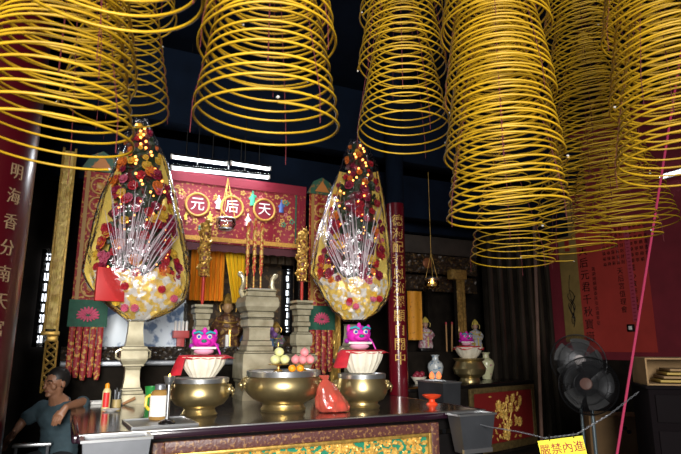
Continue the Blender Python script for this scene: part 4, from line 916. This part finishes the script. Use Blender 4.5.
MB().lathe([(4*s, -6*s), (7*s, -4*s), (7*s, 4*s), (6.5*s, 4*s), (6.5*s, -3.6*s), (4*s, -5.4*s)], 28).build('glass_bowl', GLASSF, t); MB().lathe([(3*s, -5.4*s), (6*s, -3.6*s), (6.2*s, -1*s)], 24).build('oil', mat('amber_oil', (.55, .28, .03), .2), t)
MB().lathe([(7.3*s, 3.4*s), (7.5*s, 4.4*s), (6.6*s, 4.4*s)], 28).build('rim', STEEL, t); MB().ball((0, 0, .8*s), 1.5*s, 2, (1, 1, 1.6)).build('flame', FLAME, t)
for a in (0, 2.1, 4.2): MB().tube([(7*s*cos(a), 7*s*sin(a), 4*s), (0, 0, 30*s), (0, 0, 5-q.z)], .004, 5).build('chain', GOLD, t)
a, c = PY(458, 345, 6.84), PY(474, 235, 6.84); t = thing('gilded_post', 'slim gilded carved post between the side shrine and the slat wall', 'post', (a.x-.02, 6.84, 0)); w_ = .10
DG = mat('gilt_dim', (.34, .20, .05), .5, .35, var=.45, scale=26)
MB().box((w_/2, 0, 1.22), (w_, .07, 2.44), bev=.008).build('shaft', DARK, t)
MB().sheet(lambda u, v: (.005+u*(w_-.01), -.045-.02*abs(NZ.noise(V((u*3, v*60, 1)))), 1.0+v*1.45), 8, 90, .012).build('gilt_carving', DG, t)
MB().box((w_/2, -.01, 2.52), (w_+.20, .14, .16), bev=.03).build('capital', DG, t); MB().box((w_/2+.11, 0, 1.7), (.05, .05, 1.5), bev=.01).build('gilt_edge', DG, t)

# ------------------------------------------------------------------ right wall and what hangs on it
t = bpy.data.objects.new('posters', None); bpy.data.objects.remove(t)
def onwall(name, label, cat, px0, px1, y0, y1, m, out=.004):
    a = PX((px0), (y0+y1)/2, XR); c = PX(px1, (y0+y1)/2, XR); pm = (px0+px1)/2; zt, zb = PX(pm, y0, XR).z, PX(pm, y1, XR).z
    t = thing(name, label, cat, (XR-out, (a.y+c.y)/2, (zt+zb)/2), R(-90)); w_, h_ = abs(a.y-c.y), zt-zb
    MB().box((0, 0, 0), (w_, .006, h_)).build('paper', m, t); return t, w_, h_
t, w_, h_ = onwall('calligraphy_scroll', 'tall faded gold scroll with black brush drawing and a red tag on the wall', 'scroll', 561, 579, 200, 342, mat('scroll_paper', (.26, .17, .05), .7, var=.2, scale=6), .012)
b = MB(); rn = random.Random(2)
for k in range(5):
    x0, z0 = 0, -h_*.40+k*.05; b.tube([(x0+(-1)**k*(.02+.06*i/8)*sin(i*.7+k), -.006, z0+i*.05) for i in range(9)], .007, 5)
b.tube([(.03*sin(i*.8), -.006, -h_*.40+.05+i*.1) for i in range(9)], .005, 5); b.build('brush_drawing', BLACK, t)
MB().box((0, -.006, h_*.18), (.09, .006, .22)).build('red_tag', mat('tag_red', (.30, .02, .02), .6), t)
PR = mat('poster_red', (.40, .035, .026), .7, var=.1, scale=4)
t, w_, h_ = onwall('red_notice', 'large red paper notice with black brushed characters on the red wall', 'notice', 580, 651, 225, 352, PR, .010)
ink = BLACK
text('title_characters', '天后元君千秋寶誕', .17, ink, t, (-w_/2+.13, -.005, -.05), (pi/2, 0, 0), .001, 1.15)
text('small_characters', '風調雨順國泰民安合境平安', .07, ink, t, (-w_/2+.30, -.005, -.1), (pi/2, 0, 0), .001, 1.1)
text('verse_characters', '天后宮值理會', .105, ink, t, (.16, -.005, -.05), (pi/2, 0, 0), .001, 1.1)
text('verse_characters', '誠心敬奉香油', .105, ink, t, (.36, -.005, -.03), (pi/2, 0, 0), .001, 1.1)
for r_ in range(7): text('name_row', '福 祿 壽 喜 財 安 康 寧 順 吉', .062, ink, t, (w_*.22, -.005, h_*.46-r_*.085), (pi/2, 0, 0), .001)
t, w_, h_ = onwall('red_strip', 'long pink strip with dark dashes hanging on the red wall', 'strip', 629, 634, 226, 322, mat('strip_pink', (.40, .05, .09), .6), .016)
for k in range(26): MB().box((0, -.005, -h_/2+.03+k*h_/26.5), (w_*.5, .004, .014)).build('dash', BANNERP, t)
q = PX(632, 328, XR); t = thing('wall_switch', 'small black framed white switch at the foot of the pink strip', 'switch', (XR-.02, q.y, q.z), R(-90))
MB().box((0, 0, 0), (.12, .03, .11), bev=.012).build('back_box', BLACK, t); MB().box((.0, -.018, 0), (.055, .012, .055), bev=.006).build('rocker', WHITE, t)
a, c = PX(676, 174, XR), PX(690, 172, XR); t = thing('wall_lamp', 'fluorescent wall lamp at the right edge behind the coils', 'lamp', (XR-.06, (a.y+c.y)/2, a.z), R(-90)); h = .28
MB().box((0, .03, 0), (.60, .05, .08), bev=.01).build('housing', WHITE, t); MB().tube([(-h, -.012, 0), (0, -.012, 0), (h, -.012, 0)], .018, 10).build('tube', TUBE, t)

# ------------------------------------------------------------------ pedestal fans
def fan(px, py, d, rpx, yaw, tilt, label, dark):
    q = PD(px, py, d); r = rpx/550*d; t = thing('pedestal_fan', label, 'fan', (q.x, q.y, 0), yaw, 'pedestal fans'); z = q.z
    MB().lathe([(.20, .0), (.20, .025), (.06, .05), (.03, .07)], 32).build('base', BLACK, t)
    MB().lathe([(.016, .05), (.016, z-.10)], 16).build('pole', mat('pole_grey', (.14, .18, .20), .35, .5), t)
    rm = M.Translation((0, 0, z)) @ M.Rotation(tilt, 4, 'X')
    MB().lathe([(.05, -.02), (.075, .0), (.08, .10), (.06, .16), (.02, .17)], 24, rot=M.Rotation(R(-90), 3, 'X')).spin(rm).build('motor', BLACK, t)
    MB().tube([(0, .06, -.02), (0, .0, -.12)], .02, 8).spin(rm).build('neck', BLACK, t)
    for k in range(5):
        a0 = k*2*pi/5
        def bl(u, v): rr = .05+u*(r*.86-.05); a = a0+(v-.5)*(1.0-.15*u)+.15*u; return (rr*cos(a), -.07+.035*(v-.5), rr*sin(a))
        MB().sheet(bl, 6, 6, .003).spin(rm).build('blade', mat('blade_smoke', (.018, .019, .021), .55, 0), t)
    for sgn, nm in ((-1, 'front_guard'), (1, 'rear_guard')):
        b = MB(); y0 = -.07; dp = .075
        for k in range(100):
            a = 2*pi*k/100; b.tube([(rr*r*cos(a+.0), y0+sgn*dp*sqrt(max(0, 1-rr**3))*1.0, rr*r*sin(a)) for rr in (.16, .45, .75, .92, 1.0)], .0021, 4, False)
        for rr in (1.0, .70, .40): b.tube([(rr*r*cos(i*pi/24), y0+sgn*dp*sqrt(max(0, 1-rr**3)), rr*r*sin(i*pi/24)) for i in range(49)], .0055 if rr == 1 else .003, 6, False)
        b.spin(rm).build(nm, mat('wire_grey', (.022, .023, .026), .35, .6), t)
    MB().lathe([(.055, 0), (.05, .012), (.02, .018)], 24, rot=M.Rotation(R(90), 3, 'X')).move((0, -.145, 0)).spin(rm).build('badge', dark, t)
fan(577, 362, 5.6, 26, R(-38), R(-8), 'rear pedestal fan with a pale round badge', mat('badge_grey', (.42, .38, .38), .5))
fan(590, 387, 5.0, 28, R(-62), R(-14), 'front pedestal fan, lower and just right of the rear one', mat('badge_red', (.10, .05, .04), .5))

# cabinet with box, cardboard carton, sign, chain, rope, bamboo
q = PD(648, 389, 4.2); t = thing('storage_cabinet', 'dark wooden cabinet with a drawer at the lower right edge', 'cabinet', (q.x, q.y, 0), R(-40)); h = q.z
MB().box((.42, .25, h/2), (.84, .5, h), bev=.008).build('body', mat('cabinet_black', (.006, .004, .005), .95), t)
MB().box((.42, .25, h+.012), (.88, .54, .024), bev=.006).build('top', MATS['cabinet_black'], t)
o = MB().box((.42, -.008, h-.14), (.76, .02, .20), bev=.006).build('drawer', mat('drawer_black', (.008, .006, .007), .95), t); MB().ball((.36, -.03, h-.14), .016, 2).build('knob', STEEL, o)
o = MB().box((.42, -.008, h-.60), (.76, .02, .60), bev=.006).build('door', mat('drawer_black', (.008, .006, .007), .95), t); MB().ball((.12, -.03, h-.5), .014, 2).build('knob', STEEL, o)
for n_ in ('cabinet_black', 'drawer_black', 'back_wall'): MATS[n_].node_tree.nodes['Principled BSDF'].inputs['Specular IOR Level'].default_value = .12
qt = thing('open_box', 'open cardboard box on its side holding papers on the dark cabinet', 'box', (q.x, q.y, h+.025), R(-40))
b = MB()
for c_, s_ in (((.40, .25, .006), (.78, .42, .012)), ((.40, .25, .20), (.78, .42, .012)), ((.016, .25, .10), (.012, .42, .19)), ((.784, .25, .10), (.012, .42, .19)), ((.40, .455, .10), (.78, .012, .19))): b.box(c_, s_)
b.build('carton', CARD, qt)
for k in range(4): MB().box((.42+.01*k, .20, .030+k*.028), (.62-.03*k, .28, .018), bev=.003).build('paper_stack', CARD if k % 2 else mat('folder_yellow', (.42, .28, .05), .6), qt)
q = PD(620, 440, 6.0); t = thing('cardboard_carton', 'tall brown cardboard carton with hand holes behind the yellow sign', 'carton', (q.x, q.y, 0), R(-38)); h = PD(620, 417, 6.0).z
MB().box((0, .2, h/2), (.60, .40, h), bev=.004).build('carton_body', mat('carton_brown', (.24, .14, .06), .8, var=.15, scale=5), t)
for sx in (-1, 1): MB().box((sx*.13, -.02, h+.03), (.24, .07, .006), M.Rotation(R(28*1), 3, 'X')).build('flap', CARD, t)
for x, z in ((.06, h-.12), (.10, h-.16)): MB().lathe([(.022, 0), (.022, .004)], 12, rot=M.Rotation(R(90), 3, 'X')).move((x, .001, z)).build('hand_hole', BLACK, t)
# stanchion chain and sign
YS = mat('sign_yellow', (.95, .80, .02), .5)
P = [PD(478, 424, 4.1), PD(490, 427, 4.0), PD(520, 432, 3.8), PD(545, 438, 3.62), PD(577, 434, 3.55), PD(610, 414, 3.5), PD(641, 390, 3.5)]
t = thing('barrier_chain', 'thin chain strung from the altar table to the cabinet', 'chain', tuple(P[0]))
pp = []
for a, c in zip(P, P[1:]): pp += [a+(c-a)*(i/14) for i in range(14)]
b = MB()
for i, (a, c) in enumerate(zip(pp, pp[1:])):
    d_ = (c-a); n = d_.length; x = d_.normalized(); y = x.orthogonal().normalized() if i % 2 else x.cross(x.orthogonal().normalized())
    m_ = (a+c)/2-P[0]; b.tube([m_+x*(n*.62*cos(u*pi/4))+y*(.0045*sin(u*pi/4)) for u in range(9)], .0018, 5, False)
b.build('links', STEELD, t)
a, c = PD(537.5, 441, 3.62), PD(583, 435.5, 3.55); du = (c-a); ang = math.atan2(du.y, du.x)
t = thing('warning_sign', 'yellow sign with red characters hung on the chain at the bottom edge', 'sign', tuple(a), ang); w_ = sqrt(du.x**2+du.y**2); lift = math.atan2(du.z, w_)
rm = M.Rotation(-lift, 4, 'Y')
MB().box((w_/2, 0, -.11), (w_, .006, .22)).spin(rm).build('board', YS, t)
o = text('characters', '嚴禁內進', .070, mat('sign_red', (.33, .006, .008), .6), t, (w_/2+.008, -.005, -.062+lift*w_/2), (pi/2, -lift, 0), .0015)
for k in (.27, .80): MB().tube([(w_*k, 0, lift*w_*k-.008), (w_*k, 0, lift*w_*k+.030)], .005, 6).build('clip', BLACK, t)
a, c = PD(654, 222, 4.1), PD(617, 454, 3.75); dr = (c-a)
t = thing('pink_rope', 'long pink rope running down from the coils in front of the red wall', 'rope', tuple(c))
up_ = (5-c.z)/(a.z-c.z); dn_ = (0-c.z)/(a.z-c.z)
MB().tube([(a-c)*(dn_*.98), V((0, 0, 0)), (a-c)*.5, (a-c), (a-c)*up_], .009, 8).build('cord', PINKROPE, t)
a, c = PD(534, 225, 6.9), PD(540, 436, 6.2)
t = thing('bamboo_pole', 'thin brown pole leaning upright just right of the side altar', 'pole', (c.x, c.y, 0))
MB().tube([(0, 0, .0), V((a.x-c.x, a.y-c.y, a.z))*.5, V((a.x-c.x, a.y-c.y, a.z))], .020, 8).build('shaft', mat('pole_brown', (.09, .045, .03), .5, var=.3, scale=9), t)

# ------------------------------------------------------------------ seated man
def skin_graph(verts, edges, sub=2):
    """limbs as chains of swept, tapering ellipsoids; the voxel pass below makes them one skin"""
    b = MB()
    for i, k in edges:
        (p, r0), (q, r1) = verts[i], verts[k]; r0 = r0 if isinstance(r0, tuple) else (r0, r0); r1 = r1 if isinstance(r1, tuple) else (r1, r1)
        L_ = (q-p).length; n = max(2, int(L_/(min(r0+r1)*.45))+1)
        rot = M((lf, -fw_, zz)).transposed() if r0[0] != r0[1] and r1[0] != r1[1] else None
        for g in range(n+1):
            f = g/n; a, c = r0[0]+(r1[0]-r0[0])*f, r0[1]+(r1[1]-r0[1])*f; sm = min(a, c)
            b.ball(p+(q-p)*f, 1, 2, (a, c, sm), rot)
    me = bpy.data.meshes.new('g'); b.b.to_mesh(me); b.b.free(); return me
def remesh(me, vox, sm=4):
    o = bpy.data.objects.new('g', me); COL.objects.link(o); m = o.modifiers.new('r', 'REMESH'); m.mode = 'VOXEL'; m.voxel_size = vox; m.use_smooth_shade = True
    if sm: q = o.modifiers.new('m', 'SMOOTH'); q.iterations = sm; q.factor = .5
    bpy.context.view_layer.update(); out = bpy.data.meshes.new_from_object(o.evaluated_get(bpy.context.evaluated_depsgraph_get())); bpy.data.objects.remove(o); return out
fw_ = V((-.62, -.78, 0)).normalized(); lf = V((-fw_.y, fw_.x, 0)); zz = V((0, 0, 1))
HC = PD(56.5, 383, 4.62); org = V((HC.x+.02, HC.y+.03, 0))-fw_*.05
man = thing('person', 'man in a dark teal shirt resting one arm on the table', 'person', (org.x, org.y, 0))
def J(f, l, z): return fw_*f+lf*l+zz*z
def JP(px, py, d): return PD(px, py, d)-V((org.x, org.y, 0))
HC = HC-V((org.x, org.y, 0))
el_l, wr_l = JP(84, 401.5, 4.62), JP(66, 407, 4.36); hd_l = JP(61, 414, 4.33)
el_r, wr_r, hd_r = JP(24, 420, 4.58), JP(14, 433, 4.45), JP(9, 439, 4.42)
B = [(J(-.02, 0, .52), (.15, .12)), (J(-.02, 0, .70), (.145, .11)), (J(0, 0, .86), (.15, .105)), (J(.015, 0, .975), (.09, .075)), (HC-zz*.10, .052), (HC-zz*.045, .062)]
E_ = [(0, 1), (1, 2), (2, 3), (3, 4), (4, 5)]
def add(base, chain):
    prev = base
    for p, r_ in chain: B.append((p, r_)); E_.append((prev, len(B)-1)); prev = len(B)-1
    return prev
SL, SR = J(.01, .165, .925), J(.01, -.165, .925)
def hand(w, h, spread, nrm, curl):
    d = (h-w).normalized(); sp = spread.normalized(); base = add(w, []) if False else None
    return d, sp
def limb(S_, e, w_, h, sp, cu):
    add(2, [(S_, .062), (S_*.5+e*.5, .049), (e, .040), (e*.5+w_*.5, .036), (w_, .026), (h, (.036, .020))])
    hi = len(B)-1; d = (h-w_).normalized()
    for k, L_ in enumerate((.068, .078, .073, .058)):
        o = sp*((k-1.5)*.019); p0 = h+d*.018+o
        add(hi, [(p0, .0105), (p0+d*L_*.5+cu*.006, .0092), (p0+d*L_*.85+cu*.026, .0080)])
    p0 = h-d*.02-sp*.035; add(hi, [(p0, .012), (p0+d*.035-sp*.012+cu*.008, .0095), (p0+d*.06-sp*.008+cu*.016, .008)])
limb(SL, el_l, wr_l, hd_l, (RT*1.0).normalized(), J(-.6, -.2, -.4).normalized())
limb(SR, el_r, wr_r, hd_r, (RT*.8+V((0, -.4, 0))).normalized(), V((0, 0, -1)))
for sg in (1, -1): add(0, [(J(.05, sg*.10, .50), .10), (J(.40, sg*.14, .50), .075), (J(.43, sg*.14, .28), .055), (J(.41, sg*.14, .09), .042), (J(.50, sg*.15, .05), (.045, .035)), (J(.60, sg*.16, .04), (.042, .028))])
me = skin_graph(B, E_, 2)
b = MB(); b.b.from_mesh(me)
# head: skull, jaw, nose, ears, lips, brow; face turned to the viewer's left
hf = V((-.80, -.60, -.06)).normalized(); hl = V((-hf.y, hf.x, 0)).normalized(); hu = hf.cross(hl)*-1 if hf.cross(hl).z < 0 else hf.cross(hl)
rot = M((hl, -hf, hu)).transposed()       # local x = his left, -y = forward, z = up
def hp(x, y, z): return HC+rot @ V((x, y, z))
b.ball(HC+rot @ V((0, .012, .028)), .095, 3, (.80, .98, 1.0), rot); b.ball(hp(0, -.030, -.048), .062, 3, (.86, .95, 1.0), rot); b.ball(hp(0, -.070, -.088), .024, 2, (1.2, 1, .8), rot)
b.ball(hp(0, -.098, -.012), .014, 2, (1, 1, 1.9), rot); b.ball(hp(0, -.108, -.026), .014, 2, (1.25, .9, .8), rot)
for sx in (-1, 1):
    b.ball(hp(sx*.078, .010, -.008), .020, 2, (.45, .9, 1.6), rot); b.ball(hp(sx*.042, -.056, -.022), .027, 2, (1, .8, 1.1), rot); b.ball(hp(sx*.030, -.074, .010), .018, 2, (1.2, .7, .9), rot); b.ball(hp(sx*.030, -.080, .028), .013, 2, (1.6, .7, .6), rot)
b.ball(hp(0, -.086, -.056), .017, 2, (1.5, .6, .55), rot)
me2 = bpy.data.meshes.new('body'); bmesh.ops.recalc_face_normals(b.b, faces=b.b.faces[:]); b.b.to_mesh(me2); b.b.free()
me2 = remesh(me2, .0042, 3); me2.materials.clear(); me2.materials.append(SKIN); me2.name = 'body'
body = bpy.data.objects.new('body', me2); COL.objects.link(body); body.parent = man
for p in me2.polygons: p.use_smooth = True
# hair: cap over the skull, clear of the face
b = MB(); b.ball(hp(0, .018, .034), .100, 4, (.83, .98, 1.0), rot)
kill = [v for v in b.b.verts if (lambda q: (q.y < -.052 and q.z < .070) or q.z < -.050+.0*q.x or (q.y < -.01 and q.z < .022))(rot.transposed() @ (v.co-HC))]
bmesh.ops.delete(b.b, geom=kill, context='VERTS'); bmesh.ops.solidify(b.b, geom=b.b.faces[:], thickness=.010); b.build('hair', HAIR, man)
for sx in (-1, 1):
    MB().ball(hp(sx*.031, -.082, .006), .0075, 2, (1.5, .8, .5), rot).build('eye', mat('eye_dark', (.05, .04, .035), .2), man)
    MB().tube([hp(sx*.014, -.096, .026), hp(sx*.032, -.092, .031), hp(sx*.05, -.076, .025)], .0045, 6).build('eyebrow', HAIR, man)
MB().tube([hp(-.024, -.088, -.056), hp(0, -.097, -.056), hp(.024, -.088, -.056)], .0045, 6).build('lips', mat('lips', (.22, .075, .06), .5), man)
# shirt and trousers follow the body
def garment(vs, es, name, m, vox=.010):
    g = skin_graph(vs, es, 2); g = remesh(g, vox, 3); g.materials.clear(); g.materials.append(m); g.name = name
    for p in g.polygons: p.use_smooth = True
    o = bpy.data.objects.new(name, g); COL.objects.link(o); o.parent = man; return o
vs = [(J(-.02, 0, .54), (.175, .145)), (J(-.02, 0, .70), (.168, .132)), (J(0, 0, .86), (.172, .125)), (J(.015, 0, .955), (.098, .082)),
      (SL, .080), (SL*.45+el_l*.55, .066), (SL*.25+el_l*.75, .066), (SR, .080), (SR*.45+el_r*.55, .066), (SR*.22+el_r*.78, .066)]
garment(vs, [(0, 1), (1, 2), (2, 3), (2, 4), (4, 5), (5, 6), (2, 7), (7, 8), (8, 9)], 'shirt', SHIRT)
b = MB(); b.tube([J(.015, 0, .998)+(lf*cos(i*pi/8)*.070+fw_*sin(i*pi/8)*.066)+zz*(-.020*sin(i*pi/8)) for i in range(17)], .011, 6, False); b.build('collar', SHIRT, man)
vs = [(J(-.02, 0, .50), (.17, .14))]; es = []
for sg in (1, -1):
    k = len(vs); vs += [(J(.05, sg*.10, .50), .118), (J(.40, sg*.14, .50), .092), (J(.43, sg*.14, .28), .074), (J(.41, sg*.14, .12), .066)]; es += [(0, k), (k, k+1), (k+1, k+2), (k+2, k+3)]
garment(vs, es, 'trousers', TROUS, .012)
for sg in (1, -1):
    b = MB(); b.ball(J(.51, sg*.155, .045), .055, 2, (1, 1, .75)); b.ball(J(.60, sg*.165, .038), .050, 2, (1, 1, .7)); b.build('shoe', BLACK, man)
# metal arm chair
ch = thing('armchair', 'metal framed armchair under the seated man, with a grey armrest', 'chair', (org.x, org.y, 0))
ra = math.atan2(lf.y, lf.x); cr = M.Rotation(ra, 3, 'Z')
MB().box(J(.12, 0, .345), (.50, .48, .05), cr, bev=.015).build('seat', BLACK, ch)
MB().box(J(-.22, 0, .66), (.48, .03, .30), cr, bev=.01).build('backrest', BLACK, ch)
for f, l in ((.34, .25), (.34, -.25), (-.17, .25), (-.17, -.25)): MB().tube([J(f, l, 0), J(f, l, .62 if f > 0 else .80)], .013, 8).build('leg', STEELD, ch)
a, c = JP(12, 447.5, 4.32), JP(52, 442.5, 4.42)
MB().box((a+c)/2, ((c-a).length, .05, .028), M.Rotation(math.atan2((c-a).y, (c-a).x), 3, 'Z'), bev=.008).build('armrest', STEEL, ch, label='pale grey armrest')
for p in (a*.9+c*.1, a*.1+c*.9): MB().tube([V((p.x, p.y, .36)), p-zz*.012], .012, 8).build('armrest_post', STEELD, ch)
# small dark side stand between the man and the table, with a pale top strip
